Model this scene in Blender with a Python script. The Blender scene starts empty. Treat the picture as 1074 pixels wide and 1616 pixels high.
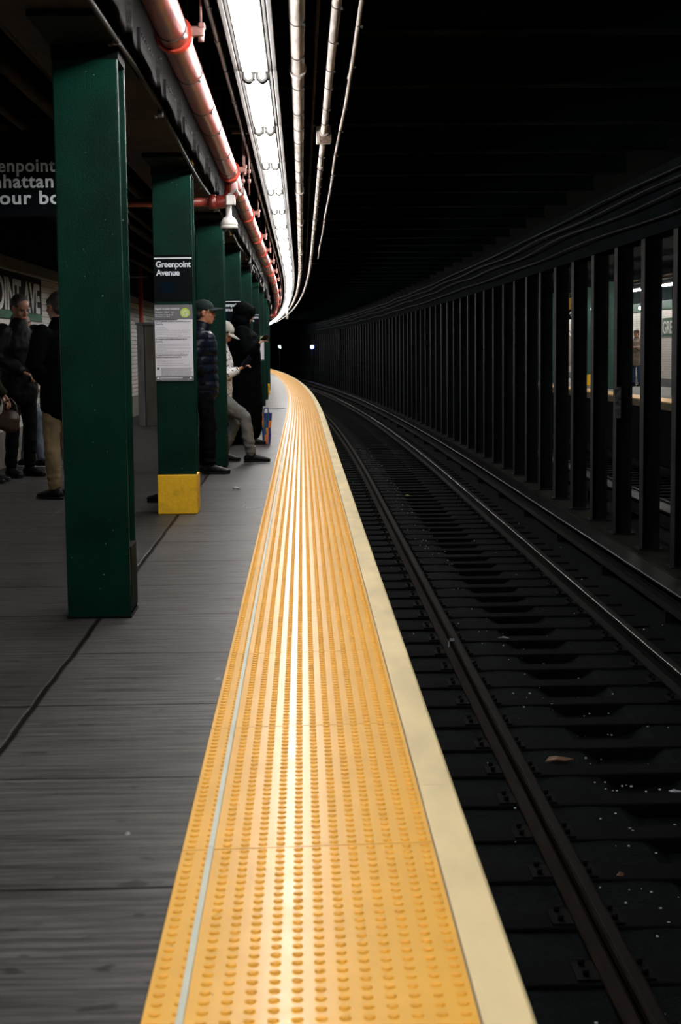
import bpy, bmesh, math, random
from mathutils import Vector, Matrix, noise
PI = math.pi
SC = bpy.context.scene
COL = SC.collection
random.seed(7)

# ------------------------------------------------------------------ camera, world, exposure
F_PX, VPX, VPY, SLOPE, EYE = 2440.0, 476.0, 553.0, 0.0107, 1.219
Yc = Vector((VPX-537, 808-VPY, -F_PX))
Zc = Vector((-SLOPE, 1.0, (Yc.x*-SLOPE + Yc.y)/F_PX)).normalized()
Yc.normalize()
Xc = Yc.cross(Zc)
Rw2c = Matrix((Xc, Yc, Zc)).transposed()
cam_data = bpy.data.cameras.new('camera')
cam = bpy.data.objects.new('camera', cam_data); COL.objects.link(cam)
cam.matrix_world = Matrix.Translation((0, 0, EYE)) @ Rw2c.transposed().to_4x4()
cam_data.sensor_fit = 'VERTICAL'; cam_data.sensor_height = 36; cam_data.sensor_width = 24
cam_data.lens = F_PX/1616*36
cam_data.clip_start = .05; cam_data.clip_end = 400
cam_data.dof.use_dof = True; cam_data.dof.focus_distance = 13.0; cam_data.dof.aperture_fstop = 7.0
SC.camera = cam
vs = SC.view_settings
vs.view_transform = 'Standard'; vs.look = 'None'; vs.exposure = 0.0; vs.gamma = 1.0; vs.use_curve_mapping = False
w = bpy.data.worlds.new('ambient_fill'); SC.world = w; w.use_nodes = True
w.node_tree.nodes['Background'].inputs[0].default_value = (.45, .8, 1, 1)
w.node_tree.nodes['Background'].inputs[1].default_value = .012  # faint blue fill added to lift the blacks, no real source
LAMP = 62.0          # radiance of the fluorescent tubes
OPP_LAMP = 46.0

# ------------------------------------------------------------------ the line of the track
def bend(s): return -4.2e-4*(s-27)**2 if s > 27 else 0.0
def head(s): return math.atan(8.4e-4*(s-27)) if s > 27 else 0.0      # left turn, radians
def P(s, x, z): return Vector((x*math.cos(head(s))+bend(s), s+x*math.sin(head(s))*0.0, z))
def srange(a, b):
    out = [a]; s = a
    while s < b:
        s = min(b, s+(6 if s < 24 else 3)); out.append(s)
    return out

# ------------------------------------------------------------------ materials
def nd(nt, t, loc=(0, 0), **kw):
    n = nt.nodes.new(t)
    for k, v in kw.items(): setattr(n, k, v)
    return n
def mat(name, col, rough=.6, metal=0.0, var=.15, vscale=6.0, bump=0.0, bscale=40.0, coat=0.0, spec=.5, coords='Object', stretch=(1, 1, 1), col2=None, vdetail=4, coatr=.1, thr=None):
    m = bpy.data.materials.new(name); m.use_nodes = True; nt = m.node_tree
    b = nt.nodes['Principled BSDF']
    b.inputs['Roughness'].default_value = rough; b.inputs['Metallic'].default_value = metal
    b.inputs['Coat Weight'].default_value = coat; b.inputs['Coat Roughness'].default_value = coatr
    b.inputs['Specular IOR Level'].default_value = spec
    tc = nd(nt, 'ShaderNodeTexCoord'); mp = nd(nt, 'ShaderNodeMapping'); mp.inputs['Scale'].default_value = stretch
    nt.links.new(tc.outputs[coords], mp.inputs[0])
    nz = nd(nt, 'ShaderNodeTexNoise'); nz.inputs['Scale'].default_value = vscale; nz.inputs['Detail'].default_value = vdetail
    nt.links.new(mp.outputs[0], nz.inputs['Vector'])
    rp = nd(nt, 'ShaderNodeValToRGB')
    c2 = col2 or tuple(max(0, c*(1-var*2)) for c in col)
    rp.color_ramp.elements[0].position = thr[0] if thr else .3; rp.color_ramp.elements[1].position = thr[1] if thr else .7
    rp.color_ramp.elements[0].color = (*c2, 1); rp.color_ramp.elements[1].color = (*[min(1, c*(1+(var if not col2 else 0)*.4)) for c in col], 1)
    nt.links.new(nz.outputs[0], rp.inputs[0]); nt.links.new(rp.outputs[0], b.inputs['Base Color'])
    if bump:
        n2 = nd(nt, 'ShaderNodeTexNoise'); n2.inputs['Scale'].default_value = bscale; n2.inputs['Detail'].default_value = 3
        nt.links.new(mp.outputs[0], n2.inputs['Vector'])
        bp = nd(nt, 'ShaderNodeBump'); bp.inputs['Strength'].default_value = bump; bp.inputs['Distance'].default_value = .01
        nt.links.new(n2.outputs[0], bp.inputs['Height']); nt.links.new(bp.outputs[0], b.inputs['Normal'])
    return m
def emit(name, col, strength):
    m = bpy.data.materials.new(name); m.use_nodes = True; nt = m.node_tree
    b = nt.nodes['Principled BSDF']; b.inputs['Base Color'].default_value = (.8, .8, .8, 1)
    b.inputs['Emission Color'].default_value = (*col, 1); b.inputs['Emission Strength'].default_value = strength
    return m
M = {}
M['tube'] = emit('lamp_glow', (1, .97, .94), LAMP)
M['opp_tube'] = emit('far_lamp_glow', (1, .96, .9), OPP_LAMP)
M['blue_lamp'] = emit('blue_lamp_glow', (.16, .25, 1), 30)
M['white_lamp'] = emit('small_white_lamp_glow', (.8, 1, .9), 4)
M['fixture'] = mat('fixture_white_enamel', (.75, .74, .72), .45)
M['holder'] = mat('grey_lamp_holder', (.022, .021, .02), .6, spec=.1)
M['rail_grey'] = mat('galvanised_strip', (.045, .042, .04), .6, .0, var=.25, vscale=3, stretch=(8, 1, 8))
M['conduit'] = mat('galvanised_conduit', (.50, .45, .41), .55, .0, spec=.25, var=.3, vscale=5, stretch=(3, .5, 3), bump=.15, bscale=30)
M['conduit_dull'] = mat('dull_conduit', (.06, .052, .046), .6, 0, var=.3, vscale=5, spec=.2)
M['strap'] = mat('dark_strap', (.03, .028, .028), .6)
M['red'] = mat('red_oxide_pipe_paint', (.22, .027, .014), .33, 0, var=.22, vscale=7, bump=.25, bscale=60, spec=.45)
M['red_shaded'] = mat('shaded_red_pipe_paint', (.14, .014, .008), .4, var=.2)  # darker copy of the pipe red, shade put into the branch colour
M['red_clamp'] = mat('bright_red_clamp_paint', (.42, .035, .015), .35, var=.2, vscale=12)
M['pink_iron'] = mat('faded_pink_iron', (.26, .12, .105), .55, var=.3, vscale=20)
M['green'] = mat('dark_green_gloss_paint', (.0003, .024, .0155), .33, 0, var=.28, vscale=3.5, bump=.16, bscale=130, spec=.12)
nt_ = M['green'].node_tree
def specks(nt, col, scale, lo, hi):
    b = nt.nodes['Principled BSDF']; lk = b.inputs['Base Color'].links[0].from_socket
    tc = [n for n in nt.nodes if n.type == 'TEX_COORD'][0]
    v = nd(nt, 'ShaderNodeTexNoise'); v.inputs['Scale'].default_value = scale; v.inputs['Detail'].default_value = 1
    nt.links.new(tc.outputs['Object'], v.inputs['Vector'])
    r2 = nd(nt, 'ShaderNodeValToRGB'); r2.color_ramp.elements[0].position = lo; r2.color_ramp.elements[1].position = hi
    nt.links.new(v.outputs[0], r2.inputs[0])
    mx = nd(nt, 'ShaderNodeMix', data_type='RGBA'); mx.inputs[7].default_value = col
    nt.links.new(r2.outputs[0], mx.inputs[0]); nt.links.new(lk, mx.inputs[6]); nt.links.new(mx.outputs[2], b.inputs['Base Color'])
specks(nt_, (.22, .3, .27, 1), 62, .765, .79)
M['steel_and_shade'] = mat('black_green_steel_and_shade', (.0015, .004, .0035), .7, var=.2, spec=.08)
M['steel'] = mat('black_grimy_steel', (.022, .021, .022), .42, .0, var=.45, vscale=7, bump=.5, bscale=30, spec=.3, col2=(.003, .003, .003))
M['steel_edge'] = mat('chipped_pale_steel', (.07, .066, .062), .5, .0, var=.4, vscale=30)
M['soffit'] = mat('brown_dusty_steel', (.026, .018, .015), .8, var=.3, spec=.15)
M['post'] = mat('charcoal_post_paint', (.006, .0085, .0105), .65, var=.35, vscale=5, spec=.12)
M['ceiling'] = mat('sooty_ceiling', (.0042, .008, .0098), .95, var=.3, vscale=2, spec=.03)
M['ceil_pipe'] = mat('dusty_brown_pipe', (.03, .023, .017), .8, var=.4, spec=.1)
M['yellow_paint'] = mat('yellow_base_paint', (.95, .56, .012), .5, var=.25, vscale=9, bump=.35, bscale=25, col2=(.6, .32, .01), thr=(.18, .5))
M['edge'] = mat('cream_edge_board_paint', (.93, .76, .42), .55, var=.12, vscale=4, stretch=(1, .35, 1), bump=.1, bscale=20, spec=.3)
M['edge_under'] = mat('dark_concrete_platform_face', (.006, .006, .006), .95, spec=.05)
M['sealant'] = mat('grey_sealant', (.16, .13, .11), .8)
M['black'] = mat('black_enamel_sign', (.0025, .0045, .006), .5, var=.1, spec=.06)
M['white_letter'] = mat('white_sign_lettering', (.80, .88, .96), .5, var=.02)
M['poster'] = mat('white_poster_paper', (.86, .87, .97), .5, var=.04)
M['poster_grey'] = mat('grey_poster_header', (.16, .16, .18), .5, var=.05)
M['poster_ink'] = mat('grey_poster_ink', (.12, .12, .15), .5)
M['poster_lightink'] = mat('faint_poster_ink', (.3, .3, .36), .5)
M['lime'] = mat('lime_green_disc', (.55, .72, .12), .4, var=.02)
M['sign_blue'] = mat('dim_blue_disc', (.0008, .006, .014), .5, var=.02, spec=.04)
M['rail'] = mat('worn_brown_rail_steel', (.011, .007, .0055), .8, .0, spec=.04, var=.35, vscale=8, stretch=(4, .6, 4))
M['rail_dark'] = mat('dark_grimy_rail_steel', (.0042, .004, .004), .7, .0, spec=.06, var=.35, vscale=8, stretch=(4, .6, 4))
M['railtop'] = mat('polished_rail_head', (.007, .0055, .005), .6, .0, spec=.06, var=.2)
M['railtop_bright'] = mat('bright_polished_rail_head', (.06, .06, .06), .25, .9, var=.3, vscale=2)
M['tie'] = mat('black_oily_timber', (.0024, .003, .0033), .9, var=.4, vscale=8, stretch=(1, 6, 1), bump=.4, bscale=30, spec=.06)
M['tie_plate'] = mat('rusty_tie_plate', (.005, .0045, .0045), .8, .0, spec=.06)
M['bed'] = mat('black_wet_ballast_bed', (.0026, .0045, .0053), .85, spec=.05, var=.45, vscale=14, bump=.9, bscale=45)
M['third'] = mat('dark_third_rail_cover', (.0035, .0042, .0048), .4, .0, var=.4, vscale=5, spec=.05)
M['bench_wall'] = mat('mossy_dark_concrete', (.009, .0095, .006), .95, var=.4, vscale=5, spec=.05)
M['grit'] = mat('pale_grit', (.8, .82, .88), .25)
M['paper'] = mat('crumpled_white_paper', (.4, .42, .48), .6)
M['redscrap'] = mat('red_wrapper', (.4, .01, .02), .4)
M['rust'] = mat('rust_orange_scrap', (.16, .08, .04), .7)
M['chalk'] = mat('chalk_mark', (.4, .4, .4), .9)
M['block'] = mat('stained_brown_concrete', (.085, .08, .068), .85, var=.4, vscale=2.2, stretch=(2, 2, .6), bump=.3, bscale=18, col2=(.035, .03, .024))
M['block_edge'] = mat('grey_block_edge', (.1, .1, .1), .8)
M['cream_base'] = mat('beige_concrete_skirting', (.13, .115, .09), .85, var=.25, vscale=3)
M['band'] = mat('beige_band', (.1, .09, .08), .8)
M['letter_tile'] = mat('pale_mosaic_letters', (.85, .84, .84), .5, var=.25, vscale=30, spec=.1)
M['green_tile'] = mat('green_mosaic_band', (.008, .12, .06), .5, var=.3, spec=.1, vscale=40)
M['navy_tile'] = mat('near_black_mosaic', (.004, .005, .007), .6, var=.3, vscale=40, spec=.05)
M['dome_white'] = mat('white_camera_housing', (.62, .60, .57), .4)
M['dome_glass'] = mat('smoked_glass_dome', (.01, .01, .012), .08, coat=1)
M['cable'] = mat('black_cable_jacket', (.0035, .0035, .004), .5, var=.2, spec=.07)
M['cable_grey'] = mat('dusty_grey_cable', (.008, .0085, .009), .6, var=.6, vscale=4, spec=.15)
M['tag_yellow'] = mat('yellow_cable_tag', (.5, .36, .04), .5)
M['skin_tan'] = mat('skin_tan', (.42, .19, .11), .5, var=.1, vscale=12, spec=.35)
M['skin_brown'] = mat('skin_brown', (.24, .11, .07), .5, var=.1, vscale=12, spec=.35)
M['hair'] = mat('black_hair', (.008, .007, .006), .6, bump=.5, bscale=120)
M['lips'] = mat('lips', (.25, .09, .07), .5)
M['eye_dark'] = mat('dark_eyes', (.01, .008, .008), .3)
def cloth(n, c, r=.85, **k): M[n] = mat(n, c, r, var=k.pop('var', .2), vscale=k.pop('vscale', 8), bump=.15, bscale=200, spec=k.pop('spec', .06), **k)
cloth('black_cloth', (.0014, .002, .0025), spec=.03); cloth('black_puffer', (.003, .0036, .005), .5, spec=.08); cloth('navy_puffer', (.0035, .0065, .015), .42, spec=.14)
cloth('olive_cloth', (.012, .015, .006)); cloth('khaki_cloth', (.17, .125, .07)); cloth('denim_cloth', (.15, .18, .23), var=.4, vscale=5)
cloth('grey_cloth', (.15, .15, .145), var=.12); cloth('grey_cap', (.36, .35, .32)); cloth('black_trousers', (.0025, .003, .004))
cloth('dark_cap', (.008, .017, .018), spec=.2); cloth('brown_leather', (.035, .016, .009), .4, spec=.4); cloth('taupe_coat', (.2, .16, .13)); cloth('blue_jeans', (.03, .06, .12))
cloth('pink_cloth', (.5, .28, .22))
M['spotted'] = mat('white_and_black_print', (.62, .62, .62), .8, vscale=42, col2=(.02, .02, .025), thr=(.40, .43), vdetail=1)
M['shoe_black'] = mat('black_shoe_upper', (.004, .004, .005), .5, spec=.15)
M['shoe_white'] = mat('white_shoe_sole', (.5, .52, .55), .5)
M['phone'] = mat('black_phone', (.01, .012, .02), .2)
M['metal_rim'] = mat('spectacle_rim', (.03, .03, .03), .3, .5)
M['wood_far'] = mat('cream_far_panel', (.3, .28, .24), .6)
M['orange_sign'] = mat('orange_sign_plate', (.75, .36, .03), .5, var=.03)

def yellow_tile():
    m = mat('yellow_tactile_polymer', (.93, .49, .05), .52, var=.06, vscale=3, spec=.3, coat=.34, coatr=.2)
    nt = m.node_tree; b = nt.nodes['Principled BSDF']
    rp = [n for n in nt.nodes if n.type == 'VALTORGB'][0]
    tc = [n for n in nt.nodes if n.type == 'TEX_COORD'][0]
    # scattered dark scuffs of their own shape
    v = nd(nt, 'ShaderNodeTexNoise'); v.inputs['Scale'].default_value = 23; v.inputs['Detail'].default_value = 2
    nt.links.new(tc.outputs['Object'], v.inputs['Vector'])
    r2 = nd(nt, 'ShaderNodeValToRGB'); r2.color_ramp.elements[0].position = .735; r2.color_ramp.elements[1].position = .77
    nt.links.new(v.outputs[0], r2.inputs[0])
    mx = nd(nt, 'ShaderNodeMix', data_type='RGBA'); mx.inputs[7].default_value = (.28, .13, .04, 1)
    nt.links.new(r2.outputs[0], mx.inputs[0]); nt.links.new(rp.outputs[0], mx.inputs[6]); nt.links.new(mx.outputs[2], b.inputs['Base Color'])
    n2 = nd(nt, 'ShaderNodeTexNoise'); n2.inputs['Scale'].default_value = 9; n2.inputs['Detail'].default_value = 5
    nt.links.new(tc.outputs['Object'], n2.inputs['Vector'])
    mr = nd(nt, 'ShaderNodeMapRange'); mr.inputs[3].default_value = .12; mr.inputs[4].default_value = .3
    nt.links.new(n2.outputs[0], mr.inputs[0]); nt.links.new(mr.outputs[0], b.inputs['Coat Roughness'])
    return m
M['tactile'] = yellow_tile()
M['dome'] = mat('amber_tactile_domes', (.93, .44, .035), .55, var=.06, vscale=6, spec=.3)
M['glow_strip'] = mat('pale_grey_green_strip', (.62, .66, .56), .5, var=.06)

def floor_mat():
    m = bpy.data.materials.new('brushed_concrete_slabs'); m.use_nodes = True; nt = m.node_tree; L = nt.links
    b = nt.nodes['Principled BSDF']; b.inputs['Roughness'].default_value = .42; b.inputs['Specular IOR Level'].default_value = .2
    uv = nd(nt, 'ShaderNodeUVMap'); uv.uv_map = 'UVMap'
    sp = nd(nt, 'ShaderNodeSeparateXYZ'); L.new(uv.outputs[0], sp.inputs[0])
    def noise_tex(scale, sx, sy, det=4):
        mp = nd(nt, 'ShaderNodeMapping'); mp.inputs['Scale'].default_value = (sx, sy, 1); L.new(uv.outputs[0], mp.inputs[0])
        n = nd(nt, 'ShaderNodeTexNoise'); n.inputs['Scale'].default_value = scale; n.inputs['Detail'].default_value = det
        L.new(mp.outputs[0], n.inputs['Vector']); return n.outputs[0]
    def math_(op, a, bb=None):
        n = nd(nt, 'ShaderNodeMath', operation=op)
        for i, q in enumerate((a, bb)):
            if q is None: continue
            if isinstance(q, (int, float)): n.inputs[i].default_value = q
            else: L.new(q, n.inputs[i])
        return n.outputs[0]
    streak = noise_tex(1, 2.2, 42, 5); fine = noise_tex(1, 9, 190, 3); blot = noise_tex(1.3, 1, 1, 4); dots = noise_tex(1, 9, 16, 1)
    def ramp(v, p0, c0, p1, c1):
        r = nd(nt, 'ShaderNodeValToRGB'); r.color_ramp.elements[0].position = p0; r.color_ramp.elements[1].position = p1
        r.color_ramp.elements[0].color = c0; r.color_ramp.elements[1].color = c1; L.new(v, r.inputs[0]); return r.outputs[0]
    g = lambda v: (v, v, v, 1)
    def mult(a, c, fac=1.0):
        n = nd(nt, 'ShaderNodeMix', data_type='RGBA', blend_type='MULTIPLY'); n.inputs[0].default_value = fac
        L.new(a, n.inputs[6]); L.new(c, n.inputs[7]); return n.outputs[2]
    c = ramp(streak, .36, (.036, .0345, .034, 1), .66, (.098, .094, .092, 1))
    c = mult(c, ramp(fine, .35, g(.6), .65, g(1.2)))
    c = mult(c, ramp(blot, .35, g(.72), .65, g(1.1)))
    c = mult(c, ramp(dots, .27, g(.3), .32, g(1)))
    # joints: every .926 m across, and two running along, slightly wandering
    wob = math_('MULTIPLY', math_('SUBTRACT', noise_tex(3, 1, 1, 3), .5), .022)
    sj = math_('ADD', math_('SUBTRACT', sp.outputs[1], 3.437-9.26), wob)
    fr = math_('MODULO', sj, .926)
    d = math_('ABSOLUTE', math_('SUBTRACT', math_('ABSOLUTE', math_('SUBTRACT', fr, .463)), .463))
    xw = math_('ADD', sp.outputs[0], wob)
    d1 = math_('ABSOLUTE', math_('ADD', xw, .945)); d2 = math_('ABSOLUTE', math_('ADD', xw, 1.895))
    jd = math_('MINIMUM', math_('MULTIPLY', d, 1.4), math_('MULTIPLY', d1, .62))
    jm = ramp(math_('MULTIPLY', jd, 100), .5, g(.13), 1.15, g(1))
    c = mult(c, jm)
    pale = ramp(math_('MULTIPLY', d2, 100), .3, g(2.0), .8, g(1))
    c = mult(c, pale)
    slab_shade = ramp(math_('ADD', sp.outputs[0], 1.945), .98, g(.68), 1.0, g(1))  # inboard slabs darkened: own tone plus the weaker light put into colour
    c = mult(c, slab_shade)
    L.new(c, b.inputs['Base Color'])
    L.new(math_('MULTIPLY', jm, math_('MULTIPLY', streak, .14)), b.inputs['Specular IOR Level'])
    bp = nd(nt, 'ShaderNodeBump'); bp.inputs['Strength'].default_value = .5; bp.inputs['Distance'].default_value = .006
    hsum = math_('ADD', math_('MULTIPLY', fine, .5), jm)
    L.new(hsum, bp.inputs['Height']); L.new(bp.outputs[0], b.inputs['Normal'])
    return m
M['floor'] = floor_mat()
def brick_mat(name, c1, c2, mortar, w=.152, h=.076):
    m = bpy.data.materials.new(name); m.use_nodes = True; nt = m.node_tree
    b = nt.nodes['Principled BSDF']; b.inputs['Roughness'].default_value = .25
    uv = nd(nt, 'ShaderNodeUVMap'); uv.uv_map = 'UVMap'
    mp = nd(nt, 'ShaderNodeMapping'); mp.inputs['Rotation'].default_value = (0, 0, PI/2); nt.links.new(uv.outputs[0], mp.inputs[0])
    br = nd(nt, 'ShaderNodeTexBrick'); br.inputs['Scale'].default_value = 1; br.inputs['Brick Width'].default_value = w; br.inputs['Row Height'].default_value = h
    br.inputs['Mortar Size'].default_value = .004; br.inputs['Color1'].default_value = (*c1, 1); br.inputs['Color2'].default_value = (*c2, 1); br.inputs['Mortar'].default_value = (*mortar, 1)
    nt.links.new(mp.outputs[0], br.inputs['Vector']); nt.links.new(br.outputs[0], b.inputs['Base Color'])
    return m
M['tile'] = brick_mat('white_subway_tile', (.62, .6, .57), (.56, .55, .52), (.2, .19, .18))
M['tile_far'] = brick_mat('white_far_tile', (.72, .7, .66), (.66, .64, .6), (.3, .28, .25))

# ------------------------------------------------------------------ mesh helpers
class MB:
    def __init__(s): s.v = []; s.f = []; s.uv = []; s.mi = []; s.m = 0; s.sm = []; s.smooth = False
    def face(s, idx, uv=None): s.f.append(tuple(idx)); s.uv.append(uv); s.mi.append(s.m); s.sm.append(s.smooth)
    def box(s, x0, x1, y0, y1, z0, z1, mtx=None):
        o = len(s.v)
        for z in (z0, z1):
            for x, y in ((x0, y0), (x1, y0), (x1, y1), (x0, y1)):
                p = Vector((x, y, z)); s.v.append(mtx @ p if mtx else p)
        for q in ((0, 3, 2, 1), (4, 5, 6, 7), (0, 1, 5, 4), (1, 2, 6, 5), (2, 3, 7, 6), (3, 0, 4, 7)): s.face([o+i for i in q])
        return s
    def bbox(s, x0, x1, y0, y1, z0, z1, r=.006, mtx=None):      # box with chamfered edges
        o = len(s.v)
        bm = bmesh.new(); bmesh.ops.create_cube(bm, size=1)
        for v in bm.verts: v.co = Vector(((x0+x1)/2+v.co.x*(x1-x0), (y0+y1)/2+v.co.y*(y1-y0), (z0+z1)/2+v.co.z*(z1-z0)))
        bmesh.ops.bevel(bm, geom=bm.edges[:], offset=r, segments=2, affect='EDGES', profile=.5)
        bm.verts.index_update()
        for v in bm.verts: s.v.append(mtx @ v.co if mtx else v.co.copy())
        for f in bm.faces: s.face([o+v.index for v in f.verts])
        bm.free(); return s
    def ring(s, c, u, w, ru, rw, n):
        o = len(s.v)
        for i in range(n):
            a = 2*PI*i/n; s.v.append(c+u*(ru*math.cos(a))+w*(rw*math.sin(a)))
        return o
    def chain(s, pts, n=14, ref=Vector((1, 0, 0)), caps=True, uv=False):
        """closed tapered tube through (point, r1[, r2]); r1 along ref"""
        sm, s.smooth = s.smooth, True
        P_ = [Vector(p[0]) for p in pts]; rings = []
        R_ = [(p[1], p[2] if len(p) > 2 else p[1]) for p in pts]
        N = len(P_)
        def frame(i):
            t = (P_[min(i+1, N-1)]-P_[max(i-1, 0)]).normalized()
            r = ref if abs(t.dot(ref.normalized())) < .95 else Vector((0, 1, 0)) if abs(t.y) < .9 else Vector((0, 0, 1))
            u = (r-t*r.dot(t)).normalized(); return t, u, t.cross(u)
        if caps:
            t, u, w_ = frame(0)
            for k in (.97, .6): rings.append(s.ring(P_[0]-t*min(R_[0])*k*.9, u, w_, R_[0][0]*math.sqrt(1-k*k), R_[0][1]*math.sqrt(1-k*k), n))
        for i in range(N):
            t, u, w_ = frame(i); rings.append(s.ring(P_[i], u, w_, R_[i][0], R_[i][1], n))
        if caps:
            t, u, w_ = frame(N-1)
            for k in (.6, .97): rings.append(s.ring(P_[-1]+t*min(R_[-1])*k*.9, u, w_, R_[-1][0]*math.sqrt(1-k*k), R_[-1][1]*math.sqrt(1-k*k), n))
        for a, b in zip(rings, rings[1:]):
            for i in range(n):
                j = (i+1) % n; s.face((a+i, a+j, b+j, b+i))
        s.face([rings[0]+i for i in range(n)][::-1]); s.face([rings[-1]+i for i in range(n)])
        s.smooth = sm; return s
    def cyl(s, a, b, r, n=12, r2=None): 
        a = Vector(a); b = Vector(b); t = (b-a).normalized()
        u = t.orthogonal().normalized(); w_ = t.cross(u)
        o1 = s.ring(a, u, w_, r, r, n); o2 = s.ring(b, u, w_, r2 or r, r2 or r, n)
        sm, s.smooth = s.smooth, True
        for i in range(n): j = (i+1) % n; s.face((o1+i, o1+j, o2+j, o2+i))
        s.smooth = False; s.face([o1+i for i in range(n)][::-1]); s.face([o2+i for i in range(n)]); s.smooth = sm
        return s
    def ell(s, c, r, n=16, m=10, mtx=None):
        c = Vector(c); o = len(s.v); sm, s.smooth = s.smooth, True
        for j in range(1, m):
            t = PI*j/m
            for i in range(n):
                a = 2*PI*i/n; p = Vector((r[0]*math.sin(t)*math.cos(a), r[1]*math.sin(t)*math.sin(a), r[2]*math.cos(t)))
                s.v.append(c+(mtx @ p if mtx else p))
        top = len(s.v); p = Vector((0, 0, r[2])); s.v.append(c+(mtx @ p if mtx else p)); p = -p; s.v.append(c+(mtx @ p if mtx else p))
        for j in range(m-2):
            for i in range(n):
                k = (i+1) % n; s.face((o+j*n+i, o+(j+1)*n+i, o+(j+1)*n+k, o+j*n+k))
        for i in range(n):
            k = (i+1) % n; s.face((top, o+i, o+k)); s.face((top+1, o+(m-2)*n+k, o+(m-2)*n+i))
        s.smooth = sm; return s
    def lathe(s, prof, c=(0, 0, 0), n=24):
        c = Vector(c); sm, s.smooth = s.smooth, True; rings = [s.ring(c+Vector((0, 0, z)), Vector((1, 0, 0)), Vector((0, 1, 0)), max(r, 1e-4), max(r, 1e-4), n) for r, z in prof]
        for a, b in zip(rings, rings[1:]):
            for i in range(n): j = (i+1) % n; s.face((a+i, a+j, b+j, b+i))
        s.smooth = sm; return s
    def sweep(s, prof, ss, closed=True, smooth=False, uvw=None):
        """profile of (x,z) carried along the line of the track through stations ss"""
        n = len(prof); rings = []
        sm, s.smooth = s.smooth, smooth
        for t in ss:
            rings.append(len(s.v))
            for x, z in prof: s.v.append(P(t, x, z))
        us = [0.0]
        for a, b in zip(prof, prof[1:]+prof[:1]): us.append(us[-1]+math.hypot(b[0]-a[0], b[1]-a[1]))
        if uvw == 'x': us = [p[0] for p in prof]+[prof[0][0]]
        if uvw == 'z': us = [p[1] for p in prof]+[prof[0][1]]
        for k, (a, b) in enumerate(zip(rings, rings[1:])):
            for i in range(n if closed else n-1):
                j = (i+1) % n
                s.face((a+i, a+j, b+j, b+i), [(us[i], ss[k]), (us[i+1], ss[k]), (us[i+1], ss[k+1]), (us[i], ss[k+1])])
        if closed:
            s.face([rings[0]+i for i in range(n)][::-1]); s.face([rings[-1]+i for i in range(n)])
        s.smooth = sm; return s
    def mesh(s, name, mats):
        me = bpy.data.meshes.new(name); me.from_pydata([tuple(v) for v in s.v], [], s.f)
        for m in (mats if isinstance(mats, (list, tuple)) else [mats]): me.materials.append(m)
        me.polygons.foreach_set('material_index', s.mi); me.polygons.foreach_set('use_smooth', s.sm)
        if any(u for u in s.uv):
            l = me.uv_layers.new(name='UVMap')
            for p, u in zip(me.polygons, s.uv):
                if u:
                    for k, li in enumerate(p.loop_indices): l.data[li].uv = u[k]
        bm = bmesh.new(); bm.from_mesh(me); bmesh.ops.recalc_face_normals(bm, faces=bm.faces); bm.to_mesh(me); bm.free()
        me.update(); return me
    def build(s, name, mats, parent=None):
        o = bpy.data.objects.new(name, s.mesh(name, mats)); COL.objects.link(o)
        if parent: o.parent = parent
        return o
def circ(cx, cz, r, n=14): return [(cx+r*math.cos(2*PI*i/n), cz+r*math.sin(2*PI*i/n)) for i in range(n)]
def rect(x0, x1, z0, z1): return [(x0, z0), (x1, z0), (x1, z1), (x0, z1)]
def tag(o, label=None, cat=None, group=None, kind=None):
    if label: o['label'] = label
    if cat: o['category'] = cat
    if group: o['group'] = group
    if kind: o['kind'] = kind
    return o
def empty(name, loc=(0, 0, 0), rz=0.0, label=None, cat=None, group=None):
    o = bpy.data.objects.new(name, None); COL.objects.link(o); o.location = loc; o.rotation_euler = (0, 0, rz); o.empty_display_size = .1
    return tag(o, label, cat, group)
def struct(name, mb, m): return tag(mb.build(name, m), kind='structure')
def copy_tree(o, parent=None):
    c = o.copy(); COL.objects.link(c); c.parent = parent
    for ch in list(o.children): copy_tree(ch, c)
    return c
def text_mesh(name, txt, w=None, h=.1, bold=.02, mat_=None, parent=None, depth=.0008, space=1.0, align='LEFT', loc=(0, 0, 0), rot=(PI/2, 0, 0), lines=.95):
    """lettering as a mesh; w = width to fit, h = cap height"""
    cu = bpy.data.curves.new('t', 'FONT'); cu.body = txt; cu.size = 1; cu.offset = bold; cu.extrude = .004; cu.space_character = space; cu.align_x = align; cu.space_line = lines
    o = bpy.data.objects.new('t', cu); COL.objects.link(o)
    bpy.context.view_layer.update()
    me = bpy.data.meshes.new_from_object(o.evaluated_get(bpy.context.evaluated_depsgraph_get()))
    bpy.data.objects.remove(o)
    xs = [v.co.x for v in me.vertices]
    sy = h/.69; sx = sy
    if w: sx = w/(max(xs)-min(xs)); x0 = min(xs)
    else: x0 = 0
    for v in me.vertices: v.co = Vector(((v.co.x-x0)*sx, v.co.y*sy, v.co.z*depth/.004))
    me.materials.clear(); me.materials.append(mat_)
    ob = bpy.data.objects.new(name, me); COL.objects.link(ob); ob.location = loc; ob.rotation_euler = rot
    if parent: ob.parent = parent
    return ob
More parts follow.
